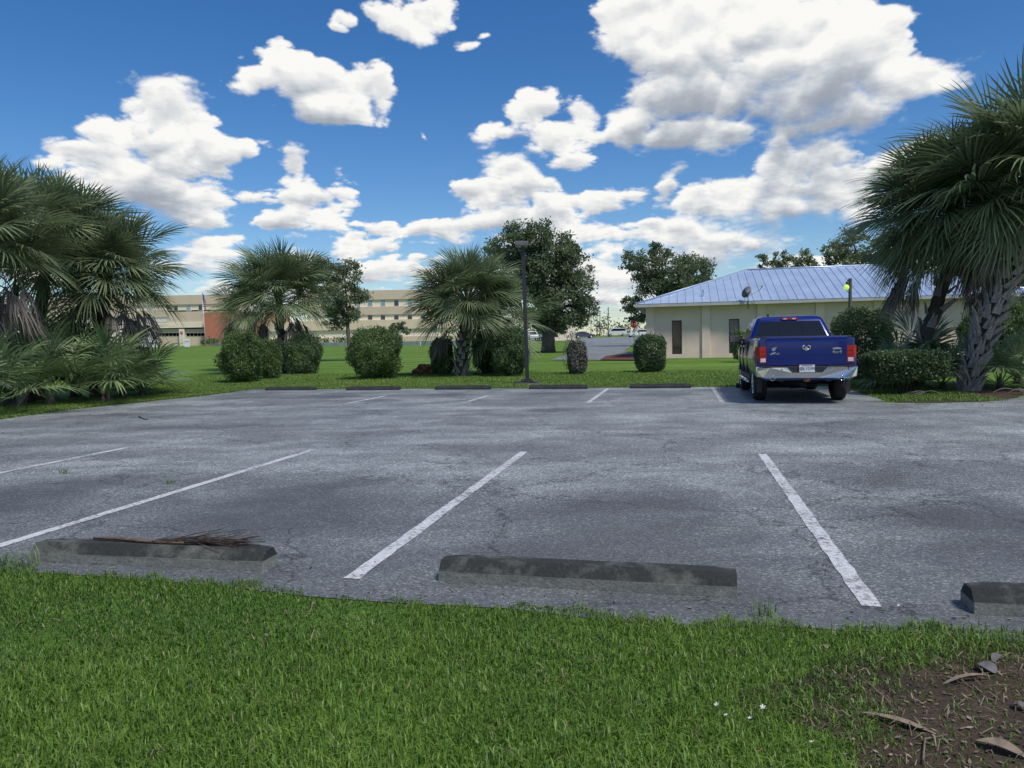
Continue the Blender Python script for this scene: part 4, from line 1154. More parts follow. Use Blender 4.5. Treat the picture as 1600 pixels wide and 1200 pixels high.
tree(1230, 85, (1232, 455), [(1195, 408, 13), (1220, 405, 15), (1250, 405, 18), (1270, 412, 10), (1235, 420, 20)], 'thin airy tree showing over the metal roof', M_oakl, n=3600, leaf=0.26, trunk_r=0.2, density=0.6)
tree(1345, 80, (1345, 460), [(1310, 392, 20), (1345, 380, 28), (1380, 385, 26), (1410, 400, 26), (1325, 412, 28), (1370, 418, 32), (1430, 425, 28), (1460, 440, 26)], 'leafy tree over the ridge end beside the palms', M_oakl, n=16000, leaf=0.26, trunk_r=0.35)
tree(1560, 70, (1560, 470), [(1500, 410, 40), (1560, 400, 46), (1610, 430, 44), (1540, 470, 44), (1590, 490, 40)], 'dense tree behind the two right palms', M_oak, n=16000, leaf=0.28, trunk_r=0.4)
# young trees far across the field
tree(622, 120, (622, 524), [(618, 512, 8), (626, 508, 8), (634, 516, 7), (612, 518, 6)], 'young tree in front of the long window strip', M_oakl, n=1300, leaf=0.35, trunk_r=0.10, density=0.5)
tree(865, 110, (865, 516), [(858, 505, 10), (872, 508, 9), (880, 515, 8), (850, 515, 8), (866, 518, 9)], 'small airy tree beside the yellow hydrant', M_oakl, n=1800, leaf=0.35, trunk_r=0.10, density=0.5)
tree(375, 130, (375, 520), [(370, 508, 12), (385, 512, 12), (362, 518, 9)], 'small tree in front of the red wall', M_oakl, n=1400, leaf=0.35, trunk_r=0.10, density=0.5)
def far_wood():
    """tree line beyond the junction: reads as one mass"""
    C = []
    for x in np.arange(-60, 420, 3.2):
        Y = rng.uniform(330, 380); h = rng.uniform(5, 9) * (1.5 if rng.uniform() < 0.12 else 1)
        if 18 < x < 140 and rng.uniform() < 0.35: continue
        m = 150; q = rng.normal(0, 1, (m, 3)) * np.array([[2.4, 2.0, h * 0.28]])
        q[:, 0] += x; q[:, 1] += Y; q[:, 2] += terrain(Y) + h * 0.5
        C.append(q)
    V, F, T_ = leaf_cloud(np.concatenate(C), 1.1, 1.5, 0.3)
    o = fast_mesh('distant_wood', V, F, leaf_mat('far_leaf', (0.030, 0.050, 0.026), (0.085, 0.115, 0.060), 0.7, 0.1), None, T_)
    tag(o, 'distant line of trees beyond the road junction', 'wood', kind='stuff')
far_wood()
# low planting with pale stones in front of the long building
M_stone = simple('pale_stone', (0.55, 0.55, 0.53), 0.85, var=0.15, scale=2)
def planting():
    P = [at(200, 541), at(340, 541), at(520, 540.5), at(600, 540), at(712, 540)]
    C = []; mbs = MB()
    for i in range(len(P) - 1):
        a_, b_ = P[i], P[i+1]; L = (b_ - a_).length
        for k in range(int(L / 1.6)):
            f = (k + rng.uniform(0, 1)) / (L / 1.6); p = a_.lerp(b_, f); Y = p.y + 3.5 + rng.uniform(-.8, .8)
            if rng.uniform() < 0.62:
                m = 60; h = rng.uniform(0.8, 1.9); q = rng.normal(0, 1, (m, 3)) * np.array([[.42, .35, h * .25]])
                q[:, 0] += p.x * Y / p.y; q[:, 1] += Y; q[:, 2] += terrain(Y) + 0.5 + h * .45
                C.append(q)
        for dy, hz in ((0.0, 0.55),):
            a2, b2 = a_ + Vector((0, 2.0, 0)), b_ + Vector((0, 2.0, 0))
            mbs.add([(a2.x, a2.y, terrain(a2.y) - .1), (b2.x, b2.y, terrain(b2.y) - .1), (b2.x, b2.y, terrain(b2.y) + hz), (a2.x, a2.y, terrain(a2.y) + hz),
                     (a2.x, a2.y + 1, terrain(a2.y) - .1), (b2.x, b2.y + 1, terrain(b2.y) - .1), (b2.x, b2.y + 1, terrain(b2.y) + hz), (a2.x, a2.y + 1, terrain(a2.y) + hz)],
                    [(0,1,2,3),(3,2,6,7),(4,7,6,5),(0,3,7,4),(1,5,6,2)])
    tag(mbs.build('stone_border', M_stone), 'low pale stone border between the field and the long building', 'border')
    V, F, T_ = leaf_cloud(np.concatenate(C), 0.42, 1.6, 0.3)
    tag(fast_mesh('border_plants', V, F, M_sh, None, T_), 'row of low plants growing behind the pale stone border', 'plants', kind='stuff')
planting()
# uprooted stump
def stump():
    p = at(664, 585); t = thing('palm_stump', 'orange brown uprooted stump lying beside the narrow shrub', 'stump', p)
    bm = bmesh.new(); bmesh.ops.create_icosphere(bm, subdivisions=4, radius=1.0)
    for v in bm.verts:
        q = v.co.copy(); f = 1 + 0.28 * math.sin(q.x * 7 + 1) * math.sin(q.z * 6) + 0.18 * math.sin(q.y * 13 + q.x * 9) + random.uniform(-.09, .09)
        v.co = Vector((q.x * 0.44 * f, q.y * 0.28 * f, max(-0.02, (q.z * 0.24 - 0.10 * q.x * q.x) * f + 0.18)))
    me = bpy.data.meshes.new('root_ball'); bm.to_mesh(me); bm.free()
    me.materials.append(simple('rotten_wood', (0.23, 0.12, 0.045), 0.95, var=0.65, scale=6, bmp=0.9))
    o = bpy.data.objects.new('root_ball', me); COL.objects.link(o); o.parent = t
    mb = MB()
    for i in range(14):
        a_ = i * 2.4; mb.tube([(0.25 * math.cos(a_), 0.16 * math.sin(a_), 0.14), (0.42 * math.cos(a_), 0.28 * math.sin(a_), 0.12 + 0.05 * (i % 3)), (0.58 * math.cos(a_), 0.38 * math.sin(a_), 0.03)], [0.03, 0.022, 0.008], 5)
    mb.build('root', simple('root_wood', (0.12, 0.07, 0.04), 0.95, var=0.5, scale=10), t, True)
stump()
# trees behind the photographer (they show in the truck's rear window and bumper)
def plain_tree(x, y, h, lab, seed):
    global rng
    t = thing('tree', lab, 'tree', (x, y, 0), 0, 'trees behind the near lawn')
    r_ = np.random.default_rng(seed); C, tn = [], []
    for k in range(26):
        c = r_.normal(0, 1, 3) * np.array([1.7, 1.7, h * .14]) + np.array([0, 0, h * .64]); m = 240
        C.append(c + r_.normal(0, 0.62, (m, 3)) * np.array([1.2, 1.2, .8])); tn.append(np.full(m, r_.normal(.42, .14)))
    V, F, T_ = leaf_cloud(np.concatenate(C), 0.22, 1.6, 0.4, np.concatenate(tn)); fast_mesh('crown', V, F, M_oak, t, T_)
    mb = MB(); mb.tube([(0, 0, -.2), (.05, 0, h * .25), (0, .1, h * .5)], [.32, .25, .18], 10)
    for k in range(6):
        a_ = k * 1.05; mb.tube([(0, 0, h * .35), (.9 * math.cos(a_), .9 * math.sin(a_), h * .52), (1.9 * math.cos(a_), 1.9 * math.sin(a_), h * .68)], [.13, .09, .03], 7)
    mb.build('trunk', M_wood, t, True)
for i, (x, y, h) in enumerate([(-19, -17, 8.5), (-11, -20, 9.5), (-3, -18, 8.2), (6, -21, 9.8), (14, -17, 8.0), (22, -14, 8.8)]):
    plain_tree(x, y, h, 'oak standing in the row behind the near lawn', 900 + i)

# ================================================================== tan building with metal hip roof
M_stucco = simple('tan_stucco', (0.70, 0.55, 0.455), 0.9, var=0.07, scale=1.2, bmp=0.35)
M_trimst = simple('tan_pilaster', (0.74, 0.59, 0.485), 0.9, var=0.06, scale=1.5, bmp=0.3)
M_fascia = simple('eave_trim', (0.42, 0.42, 0.40), 0.55, var=0.1, scale=2)
M_frame = simple('window_frame_dark', (0.05, 0.045, 0.045), 0.5)
def glass(name, col, rough=0.06):
    m, t, b = node_mat(name); set_in(b, Roughness=rough, Specular_IOR_Level=0.6)
    v = mapped(t); t.links.new(ramp_node(t, noise(t, v, 0.6, 2), [(0.3, tuple(c * .85 for c in col)), (0.7, tuple(c * 1.15 for c in col))]), b.inputs['Base Color'])
    return m
M_gbrown, M_gblue = glass('brown_window_film', (0.055, 0.035, 0.028)), glass('blue_window_film', (0.035, 0.045, 0.07))
def roof_metal():
    m, t, b = node_mat('galvanised_roof')
    v = mapped(t)
    t.links.new(ramp_node(t, noise(t, v, 0.7, 4), [(0.3, (0.38, 0.48, 0.63)), (0.7, (0.48, 0.58, 0.73))]), b.inputs['Base Color'])
    set_in(b, Metallic=0.35, Roughness=0.38)
    t.links.new(mapr(t, noise(t, v, 2.5, 4), 0.3, 0.7, 0.30, 0.48), b.inputs['Roughness'])
    return m
M_roof = roof_metal()
def tan_building():
    O = at(1012, 560)
    t = thing('office_building', 'low tan stucco building with blue grey metal hip roof', 'building', O, -YAW)
    Lb, D, H = 20.0, 12.4, 3.02
    def fx(px, py=530):
        d = ray(px, py); n = VV                      # facade plane through O, normal VV
        k = O.dot(n) / Vector((d.x, 1, 0)).dot(n)
        return (Vector((d.x * k, k, 0)) - O).dot(UU)
    wins = [(fx(1050), fx(1065.5), M_gbrown), (fx(1139), fx(1155.5), M_gblue), (fx(1228), fx(1243), M_gblue), (fx(1318), fx(1333), M_gblue)]
    z0, z1 = 0.22, 2.20
    mb = MB(); x = 0.0
    for a_, b_, _ in wins:
        mb.box(x, a_, 0, 0.2, -0.4, H); mb.box(a_, b_, 0, 0.2, -0.4, z0); mb.box(a_, b_, 0, 0.2, z1, H); x = b_
    mb.box(x, Lb, 0, 0.2, -0.4, H); mb.box(0, 0.2, 0.2, D, -0.4, H); mb.box(Lb - .2, Lb, 0.2, D, -0.4, H); mb.box(0.2, Lb - .2, D - .2, D, -0.4, H)
    wall = mb.build('wall', M_stucco, t)
    for px in (1016, 1103, 1189.5, 1281, 1372, 1462):
        c = fx(px); m2 = MB(); m2.bbox(c - 0.23, c + 0.23, -0.12, 0.003, -0.4, H - 0.003, 0.015); m2.build('pilaster', M_trimst, wall)
    for a_, b_, gm in wins:
        f = MB()
        for q in ((a_, a_ + .045, z0, z1), (b_ - .045, b_, z0, z1)): f.box(q[0], q[1], 0.05, 0.12, q[2], q[3])
        f.box(a_ + .045, b_ - .045, 0.05, 0.12, z1 - .045, z1); f.box(a_ + .045, b_ - .045, 0.05, 0.12, z0, z0 + .045); f.box(a_ + .045, b_ - .045, 0.055, 0.115, z0 + .42, z0 + .46)
        w = f.build('window', M_frame, t)
        MB().box(a_ + .04, b_ - .04, 0.085, 0.10, z0 + .04, z1 - .04).build('pane', gm, w)
    # roof
    ov = 0.60; x0, x1, y0, y1 = -ov, Lb + ov, -ov, D + ov; run = (y1 - y0) / 2; rise = 2.28; ze = H + 0.16
    ym = (y0 + y1) / 2
    A, B, C_, D_ = (x0, y0, ze), (x1, y0, ze), (x1, y1, ze), (x0, y1, ze); R1, R2 = (x0 + run, ym, ze + rise), (x1 - run, ym, ze + rise)
    dk = MB(); dn = Vector((0, 0, -0.05))
    sub = lambda p: (p[0], p[1], p[2] - 0.05)
    dk.add([sub(p) for p in (A, B, C_, D_, R1, R2)], [(0, 1, 5, 4), (1, 2, 5), (2, 3, 4, 5), (3, 0, 4)])
    roof = dk.build('roof', M_roof, t)
    e = MB()
    e.box(x0, x1, y0 - 0.09, y0 + 0.01, ze - 0.19, ze - 0.03); e.box(x0 - .09, x0 + .0, y0 - .09, y1, ze - 0.19, ze - 0.03); e.box(x1, x1 + .09, y0 - .09, y1, ze - 0.19, ze - 0.03)
    e.build('gutter', M_fascia, t)
    MB().box(x0 + .01, x1 - .01, y0 + .012, y1, ze - 0.20, ze - 0.155).build('soffit', M_fascia, t)
    w = 0.47; k = int((x1 - x0) / w); w = (x1 - x0) / k
    def pt(x, s):                                    # s = distance up-slope in plan
        return (x, y0 + s, ze + rise * s / run)
    for i in range(k):
        a_, b_ = x0 + i * w, x0 + (i + 1) * w
        la, lb = max(0.0, min(a_ - x0, x1 - a_, run)), max(0.0, min(b_ - x0, x1 - b_, run))
        g = MB()
        P = [pt(a_ + .004, 0), pt(b_ - .004, 0), pt(b_ - .004, max(lb - .004, 0.001)), pt(a_ + .004, max(la - .004, 0.001))]
        g.add(P, [(0, 1, 2, 3)])
        if lb > 0.2:                                  # standing seam
            h = 0.035
            q = [pt(b_ - .022, 0), pt(b_ - .004, 0), pt(b_ - .004, lb - .03), pt(b_ - .022, lb - .03)]
            u_ = [(p[0], p[1] - h * 0.35, p[2] + h) for p in q]
            g.add(q + u_, [(4, 5, 6, 7), (0, 1, 5, 4), (1, 2, 6, 5), (3, 0, 4, 7)])
        g.build('roof_panel', M_roof, roof)
    cp = MB()
    for p, q in ((A, R1), (B, R2), (C_, R2), (D_, R1), (R1, R2)): cp.tube([Vector(p) + Vector((0, 0, .03)), Vector(q) + Vector((0, 0, .03))], 0.065, 6)
    cp.build('ridge_cap', M_roof, roof, True)
    vp = MB(); vx = fx(1100); vp.cyl((vx, y0 + 1.15, ze + 0.42), (0, 0, 1), 0.05, 0.28, 10); vp.cyl((vx, y0 + 1.15, ze + 0.70), (0, 0, 1), 0.09, 0.07, 10); vp.build('vent_pipe', M_roof, roof)
    # satellite dish on the eave
    dx = fx(1166, 465); p = O + UU * dx + VV * (y0 - 0.05) + Vector((0, 0, ze - 0.10))
    s = thing('satellite_dish', 'small grey satellite dish mounted on the eave of the tan building', 'satellite dish', p, -YAW)
    m = MB(); m.tube([(0.05, 0, -0.35), (0.05, -0.06, 0.0), (0.02, -0.08, 0.45)], 0.028, 8); m.build('mast', simple('dish_grey', (0.12, 0.125, 0.13), 0.5), s, True)
    d_ = MB(); rings = []
    ax = Vector((-0.55, -0.62, 0.45)).normalized(); a1 = ax.cross(Vector((0, 0, 1))).normalized(); a2 = a1.cross(ax)
    c0 = Vector((0, -0.10, 0.55))
    for j in range(6):
        rr = 0.05 + 0.31 * j / 5
        rings.append([c0 + ax * (0.35 * rr * rr * 2) + a1 * rr * 0.85 * math.cos(k2 * math.pi / 12) + a2 * rr * math.sin(k2 * math.pi / 12) for k2 in range(24)])
    d_.loft(rings); d_.build('reflector', simple('dish_face', (0.13, 0.135, 0.145), 0.5), s, True)
    ar = MB(); ar.tube([c0 - a2 * 0.33, c0 + Vector((0.62, -0.30, 0.10)), c0 + Vector((0.75, -0.32, 0.28))], 0.018, 6); ar.bbox(c0.x + .70, c0.x + .80, c0.y - .37, c0.y - .27, c0.z + .25, c0.z + .37, 0.01)
    ar.build('feed_arm', simple('dish_arm', (0.35, 0.35, 0.36), 0.5), s)
    return t
tan_building()

# ================================================================== long building across the field
M_beige = simple('beige_panel', (0.58, 0.475, 0.35), 0.9, var=0.05, scale=0.3)
M_cream = simple('cream_panel', (0.78, 0.68, 0.52), 0.9, var=0.04, scale=0.3)
M_terra = simple('terracotta_wall', (0.48, 0.165, 0.105), 0.9, var=0.08, scale=0.4)
M_glass_d = glass('dark_far_glass', (0.03, 0.037, 0.045), 0.1)
M_glass_l = glass('pale_far_glass', (0.22, 0.33, 0.36), 0.15)
M_white = simple('white_trim', (0.72, 0.72, 0.70), 0.6, var=0.03)
def pbox(mb, px0, px1, py0, py1, Y, dep, O, proud=0.0):
    pm, ym = (px0 + px1) / 2, (py0 + py1) / 2
    xa, xb = atY(px0, ym, Y).x - O.x, atY(px1, ym, Y).x - O.x
    zt, zb = atY(pm, py0, Y).z - O.z, atY(pm, py1, Y).z - O.z
    mb.box(xa, xb, -proud, dep, zb, zt)
    return xa, xb, zb, zt
def windows(t, rects, Y, O, mullions=False):
    for (a_, b_, c_, d_, gm) in rects:
        f = MB(); xa, xb, zb, zt = pbox(f, a_, b_, c_, d_, Y, 0.1, O, 0.06)
        w = f.build('window', M_white, t)
        g = MB(); e = 0.10; g.box(xa + e, xb - e, -0.09, -0.05, zb + e, zt - e); g.build('pane', gm, w)
def station():
    Y = 190.0; O = atY(285, 540, Y); O.z = terrain(Y)
    t = thing('station_building', 'long cream and beige building with garage doors and a red end wall', 'building', O)
    def part(nm, mt, rects, dep, proud=0.0):
        m = MB()
        for r in rects: pbox(m, *r, Y, dep, O, proud)
        return m.build(nm, mt, t)
    part('upper_wall', M_beige, [(60, 352, 463, 477.5)], 18, 0.35)
    part('window_band', M_cream, [(60, 352, 477.5, 486.5)], 18)
    part('middle_wall', M_beige, [(262, 352, 486.5, 505), (60, 262, 486.5, 498)], 18, 0.3)
    part('light_panel', simple('white_panel', (0.60, 0.60, 0.55), 0.9, var=0.04), [(60, 262, 498, 505)], 18, 0.15)
    part('lower_wall', M_cream, [(60, 332, 505, 514), (235, 244.5, 514, 545), (281.5, 289.5, 514, 545), (190, 200, 514, 545)], 18, 0.5)
    for a_, b_ in ((244.5, 281.5), (289.5, 326), (200, 235)):
        m = MB(); pbox(m, a_, b_, 514, 545, Y, 2, O, -0.4); d = m.build('garage_door', M_beige, t)
        n = 6
        for k in range(n):
            g = MB(); pbox(g, a_ + 1 + (b_ - a_ - 2) * k / n + .4, a_ + 1 + (b_ - a_ - 2) * (k + 1) / n - .4, 520.5, 524.8, Y, 0.3, O, -0.3); g.build('pane', M_glass_d, d)
        g = MB(); pbox(g, a_ + .6, b_ - .6, 519.3, 520.3, Y, 0.3, O, -0.25); g.build('trim', M_white, d)
    part('red_wall', M_terra, [(326, 425, 488, 545)], 16, 2.5)
    windows(t, [(272, 278.5, 477.5, 486, M_glass_d), (291, 298.5, 476.5, 486, M_glass_l), (310, 316.5, 476.5, 485.5, M_glass_d), (232, 238, 478, 487, M_glass_l), (218, 223.5, 500, 506, M_glass_d), (232, 237, 499, 505, M_glass_l)], Y, O)
station()
def office():
    Y = 185.0; O = atY(630, 540, Y); O.z = terrain(Y)
    t = thing('office_block', 'three storey beige office block with rows of small windows', 'building', O)
    def part(nm, mt, rects, dep, proud=0.0):
        m = MB()
        for r in rects: pbox(m, *r, Y, dep, O, proud)
        return m.build(nm, mt, t)
    part('parapet', M_beige, [(480, 716, 453.5, 468)], 20, 0.35)
    part('upper_wall', M_cream, [(480, 716, 468, 479)], 20)
    part('spandrel', M_beige, [(480, 716, 479, 491.5)], 20, 0.3)
    part('middle_wall', M_cream, [(480, 716, 491.5, 500.5)], 20)
    part('lower_wall', simple('yellow_cream_panel', (0.66, 0.55, 0.38), 0.9, var=0.05, scale=0.3), [(420, 716, 500.5, 515)], 20, 0.6)
    part('base_wall', M_beige, [(420, 716, 527, 545)], 20, 0.6)
    back = part('ground_floor', M_cream, [(420, 716, 515, 527)], 20, 0.1)
    W = []
    for x in (513, 534, 555, 575, 595, 616, 637, 658, 679, 700):
        W.append((x - .5, x + 7.5, 468.5, 478.5, M_glass_l if x % 2 else M_glass_d)); W.append((x - .5, x + 7.5, 492, 500, M_glass_l if x % 3 == 0 else M_glass_d))
    windows(t, W, Y, O)
    for k in range(25):
        x = 500 + k * 8.0
        windows(t, [(x + .4, x + 7.6, 515.2, 526.8, M_glass_l if k in (3, 10, 18, 23) else M_glass_d)], Y, O)
office()
def far_block():
    Y = 135.0; O = atY(880, 527, Y); O.z = terrain(Y)
    t = thing('far_house', 'low cream building behind the oak and the parked cars', 'building', O)
    m = MB(); pbox(m, 852, 899, 498, 533, Y, 12, O); m.build('wall', M_cream, t)
    m = MB(); pbox(m, 850, 900.5, 496.3, 498, Y, 12.3, O, 0.3); m.build('roof', M_beige, t)
    windows(t, [(862, 868, 508, 517, M_glass_d), (876, 882, 508, 517, M_glass_d)], Y, O)
far_block()

# ================================================================== pickup truck
def car_paint(name, col, rough=0.22, coat=1.0, metal=0.35):
    m, t, b = node_mat(name)
    v = mapped(t)
    t.links.new(ramp_node(t, noise(t, v, 1.5, 3), [(0.3, tuple(c * .94 for c in col)), (0.7, tuple(c * 1.06 for c in col))]), b.inputs['Base Color'])
    set_in(b, Metallic=metal, Roughness=rough, Coat_Weight=coat, Coat_Roughness=0.04)
    return m
M_blue = car_paint('blue_car_paint', (0.002, 0.016, 0.16), 0.28, 0.6)
M_chrome = simple('chrome', (0.62, 0.63, 0.64), 0.12, 1.0, var=0.03, scale=3)
M_rubber = simple('tyre_rubber', (0.018, 0.018, 0.019), 0.85, var=0.25, scale=10)
M_blackp = simple('black_plastic', (0.018, 0.018, 0.02), 0.55)
M_cglass = glass('tinted_car_glass', (0.012, 0.014, 0.017), 0.03)
M_red = simple('red_lamp_lens', (0.36, 0.012, 0.014), 0.15, var=0.25, scale=14)
M_clear = simple('clear_lamp_lens', (0.60, 0.58, 0.58), 0.12, var=0.1)
M_silver = simple('silver_badge', (0.45, 0.46, 0.48), 0.3, 0.8, var=0.05)
def evaluated(obj):
    dg = bpy.context.evaluated_depsgraph_get(); dg.update()
    me = bpy.data.meshes.new_from_object(obj.evaluated_get(dg)); return me
def wheel_parts(t, x, y, r=0.405, w=0.275, side=1):
    wh = bpy.data.objects.new('wheel', None); COL.objects.link(wh); wh.parent = t; wh.location = (x, y, r); 
    ty = MB(); prof = [(-w/2, r*.62), (-w/2-.008, r*.78), (-w/2+.012, r*.93), (-w/2+.04, r*.985), (-.05, r), (.05, r), (w/2-.04, r*.985), (w/2-.012, r*.93), (w/2+.008, r*.78), (w/2, r*.62)]
    n = 36
    ty.loft([[(p[0], p[1]*math.cos(2*math.pi*k/n), p[1]*math.sin(2*math.pi*k/n)) for k in range(n)] for p in prof], False)
    ty.build('tyre', M_rubber, wh, True)
    ri = MB(); s = side
    ri.loft([[(s*q[0], q[1]*math.cos(2*math.pi*k/n), q[1]*math.sin(2*math.pi*k/n)) for k in range(n)] for q in [(-.10, r*.60), (w/2-.015, r*.64), (w/2-.002, r*.61), (w/2-.02, r*.57), (0.0, r*.55), (0.0, .03)]], False)
    for k in range(5):
        a_ = 2*math.pi*k/5; c_, s_ = math.cos(a_), math.sin(a_)
        P = []
        for (rr, hw, xx) in ((.055, .045, w/2-.03), (r*.60, .035, w/2-.012)):
            P += [(s*xx, rr*c_-hw*s_, rr*s_+hw*c_), (s*xx, rr*c_+hw*s_, rr*s_-hw*c_), (s*(xx-.05), rr*c_+hw*s_, rr*s_-hw*c_), (s*(xx-.05), rr*c_-hw*s_, rr*s_+hw*c_)]
        ri.add(P, [(0,1,5,4),(1,2,6,5),(2,3,7,6),(3,0,4,7),(0,3,2,1),(4,5,6,7)])
    ri.cyl((s*(w/2-.045), 0, 0), (s, 0, 0), 0.06, 0.03, 18)
    ri.build('rim', M_chrome, wh)
def pickup():
    O = lot(2.60, 18.15)
    t = thing('pickup_truck', 'blue four-door pickup truck with chrome rear bumper parked in the bay', 'pickup truck', (O.x, O.y, 0.007), -YAW)
    # ---- lower body: lofted sections, then wheel arches cut out
    def sec(y, top, wmul=1.0, bot=0.50, crown=0.0):
        h = [(0.86, bot), (0.955, bot + .06), (0.995, .74), (1.008, .92), (0.998, 1.06), (0.975, 1.20)]
        pts = [(x * wmul, z) for x, z in h if z < top - .05]
        pts += [(0.955 * wmul, top - .045), (0.915 * wmul, top - .006), (0.84 * wmul, top), (0.40 * wmul, top + crown)]
        while len(pts) < 10: pts.insert(0, pts[0])
        full = [(x, y, z) for x, z in pts] + [(-x, y, z) for x, z in reversed(pts)]
        return full
    st = [sec(-1.13, 1.39, 0.955), sec(-1.10, 1.40, 0.985), sec(-0.9, 1.40), sec(0.0, 1.40, 1.0), sec(1.0, 1.39, 1.0), sec(1.3, 1.37, .995), sec(2.2, 1.36, .995), sec(3.0, 1.35, .995), sec(3.3, 1.33, .995, crown=.04), sec(3.9, 1.28, .985, crown=.06), sec(4.35, 1.21, .965, crown=.06), sec(4.52, 1.10, .93, .55, crown=.04)]
    mb = MB(); mb.loft(st)
    body = mb.build('body', M_blue, t)
    body.data.materials.append(M_blackp)
    cut = MB()
    for y in (0.0, 3.57):
        for s in (-1, 1):
            n = 32; rr = 0.49
            cut.loft([[(s * xx, y + rr * math.cos(2*math.pi*k/n), 0.405 + rr * math.sin(2*math.pi*k/n)) for k in range(n)] for xx in ((0.55, 1.2) if s > 0 else (1.2, 0.55))])
    cu = cut.build('arch_cutter', M_blackp)
    for o_ in (body, cu):
        bm = bmesh.new(); bm.from_mesh(o_.data); bmesh.ops.remove_doubles(bm, verts=bm.verts, dist=1e-5); bmesh.ops.recalc_face_normals(bm, faces=bm.faces); bm.to_mesh(o_.data); bm.free()
    md = body.modifiers.new('b', 'BOOLEAN'); md.operation = 'DIFFERENCE'; md.object = cu; md.solver = 'EXACT'
    me = evaluated(body); body.modifiers.clear(); body.data = me; bpy.data.objects.remove(cu)
    for p in me.polygons: p.use_smooth = True
    try:
        me.set_sharp_from_angle(angle=R(35))
    except Exception: pass
    # ---- cab
    def ring(z, w, yr, yf, r=0.10):
        P = []
        for (cx, cy, a0) in ((w - r, yr + r, -90), (w - r, yf - r, 0), (-w + r, yf - r, 90), (-w + r, yr + r, 180)):
            for k in range(5):
                a_ = math.radians(a0 + 90 * k / 4); P.append((cx + r * math.cos(a_), cy + r * math.sin(a_), z))
        return P
    cab = MB()
    ZB, ZT = 1.355, 1.80
    WB, WT, RB, RT, FB, FT = 0.955, 0.775, 1.10, 1.36, 3.52, 2.72
    cab.loft([ring(1.30, WB, RB, FB), ring(ZB, WB, RB, FB), ring(ZT, WT, RT, FT), ring(1.875, WT - .045, RT + .07, FT - .12), ring(1.912, WT - .13, RT + .18, FT - .28), ring(1.925, WT - .40, RT + .5, FT - .6)])
    cb = cab.build('cab', M_blue, t, True)
    try: cb.data.set_sharp_from_angle(angle=R(28))
    except Exception: pass
    L = lambda a_, b_, z: a_ + (b_ - a_) * (z - ZB) / (ZT - ZB)
    # rear window in three panes
    def rear(z, off=0.012): return L(RB, RT, z) - off
    for a_, b_, sl in ((-1, -.27, 0), (-.265, .265, 1), (.27, 1, 0)):
        zl, zh = 1.415, 1.785
        wl_, wh_ = L(WB, WT, zl) - .115, L(WB, WT, zh) - .10
        xa, xb, xc, xd = (a_ if abs(a_) < .5 else a_ * wl_), (b_ if abs(b_) < .5 else b_ * wl_), (b_ if abs(b_) < .5 else b_ * wh_), (a_ if abs(a_) < .5 else a_ * wh_)
        o1, o2 = (0.014, 0.004)
        V = [(xa, rear(zl, o1), zl), (xb, rear(zl, o1), zl), (xc, rear(zh, o1), zh), (xd, rear(zh, o1), zh), (xa, rear(zl, -.01), zl), (xb, rear(zl, -.01), zl), (xc, rear(zh, -.01), zh), (xd, rear(zh, -.01), zh)]
        MB().add(V, [(0,1,2,3),(4,7,6,5),(0,4,5,1),(1,5,6,2),(2,6,7,3),(3,7,4,0)]).build('rear_window', M_cglass, t)
    for s in (-1, 1):
        def sp(y, z, o=0.010): return (s * (L(WB, WT, z) + o), y, z)
        for nm, P in (('rear_door_window', [(1.42, 1.41), (2.22, 1.41), (2.22, 1.775), (1.60, 1.775)]), ('front_door_window', [(2.30, 1.41), (3.22, 1.41), (2.76, 1.765), (2.30, 1.775)])):
            V = [sp(*p) for p in P] + [sp(p[0], p[1], -.01) for p in P]
            f = [(0,1,2,3),(4,7,6,5),(0,4,5,1),(1,5,6,2),(2,6,7,3),(3,7,4,0)]
            if s < 0: f = [tuple(reversed(q)) for q in f]
            MB().add(V, f).build(nm, M_cglass, t)
        for y in (1.95, 2.85):
            MB().bbox(s * 1.0 - .018, s * 1.0 + .022, y - .11, y + .11, 1.175, 1.215, 0.01).build('door_handle', M_chrome, t)
        # door shut lines
        for y in (1.12, 2.26, 3.30): MB().box(s * 0.985 - .026, s * 0.985 + .026, y - .006, y + .006, 0.56, 1.33).build('door_seam', M_blackp, t)
        MB().tube([(s * 0.99, 0.75, 0.40), (s * 1.03, 0.95, 0.405), (s * 1.03, 2.75, 0.405), (s * 0.99, 2.95, 0.40)], 0.045, 10).build('running_board', M_chrome, t, True)
        MB().box(s * 0.93 - .06, s * 0.93 + .06, 0.55, 3.02, 0.425, 0.56).build('rocker_panel', M_blackp, t)
        m = MB(); m.bbox(s * 1.17 - .13, s * 1.17 + .13, 2.98, 3.09, 1.27, 1.49, 0.035); m.tube([(s * .95, 3.05, 1.36), (s * 1.10, 3.04, 1.36)], 0.04, 8)
        mr = m.build('side_mirror', M_blackp, t)
        MB().bbox(s * 1.17 - .11, s * 1.17 + .11, 2.970, 2.983, 1.29, 1.47, 0.004).build('mirror_glass', glass('mirror', (0.05, 0.055, 0.06), 0.05), mr)
        wheel_parts(t, s * 0.835, 0.0, side=s); wheel_parts(t, s * 0.835, 3.57, side=s)
        # tail lamps, wrapping round the corner
        lp = MB()
        yb = -1.152
        lp.loft([[(s * 0.80, yb, z), (s * 0.93, yb, z), (s * 0.985, yb + .05, z), (s * 1.008, yb + .15, z), (s * 0.80, yb + .15, z)] for z in (0.865, 0.88, 1.20, 1.215)])
        la = lp.build('tail_lamp', M_red, t)
        MB().bbox(s * 0.865 - .050, s * 0.865 + .055, yb - .007, yb + .02, 0.885, 0.965, 0.004).build('reverse_lamp', M_clear, la)
        m = MB()
        for zz in (1.02, 1.11): m.box(s * 0.865 - .06, s * 0.865 + .06, yb - .005, yb + .01, zz, zz + .006)
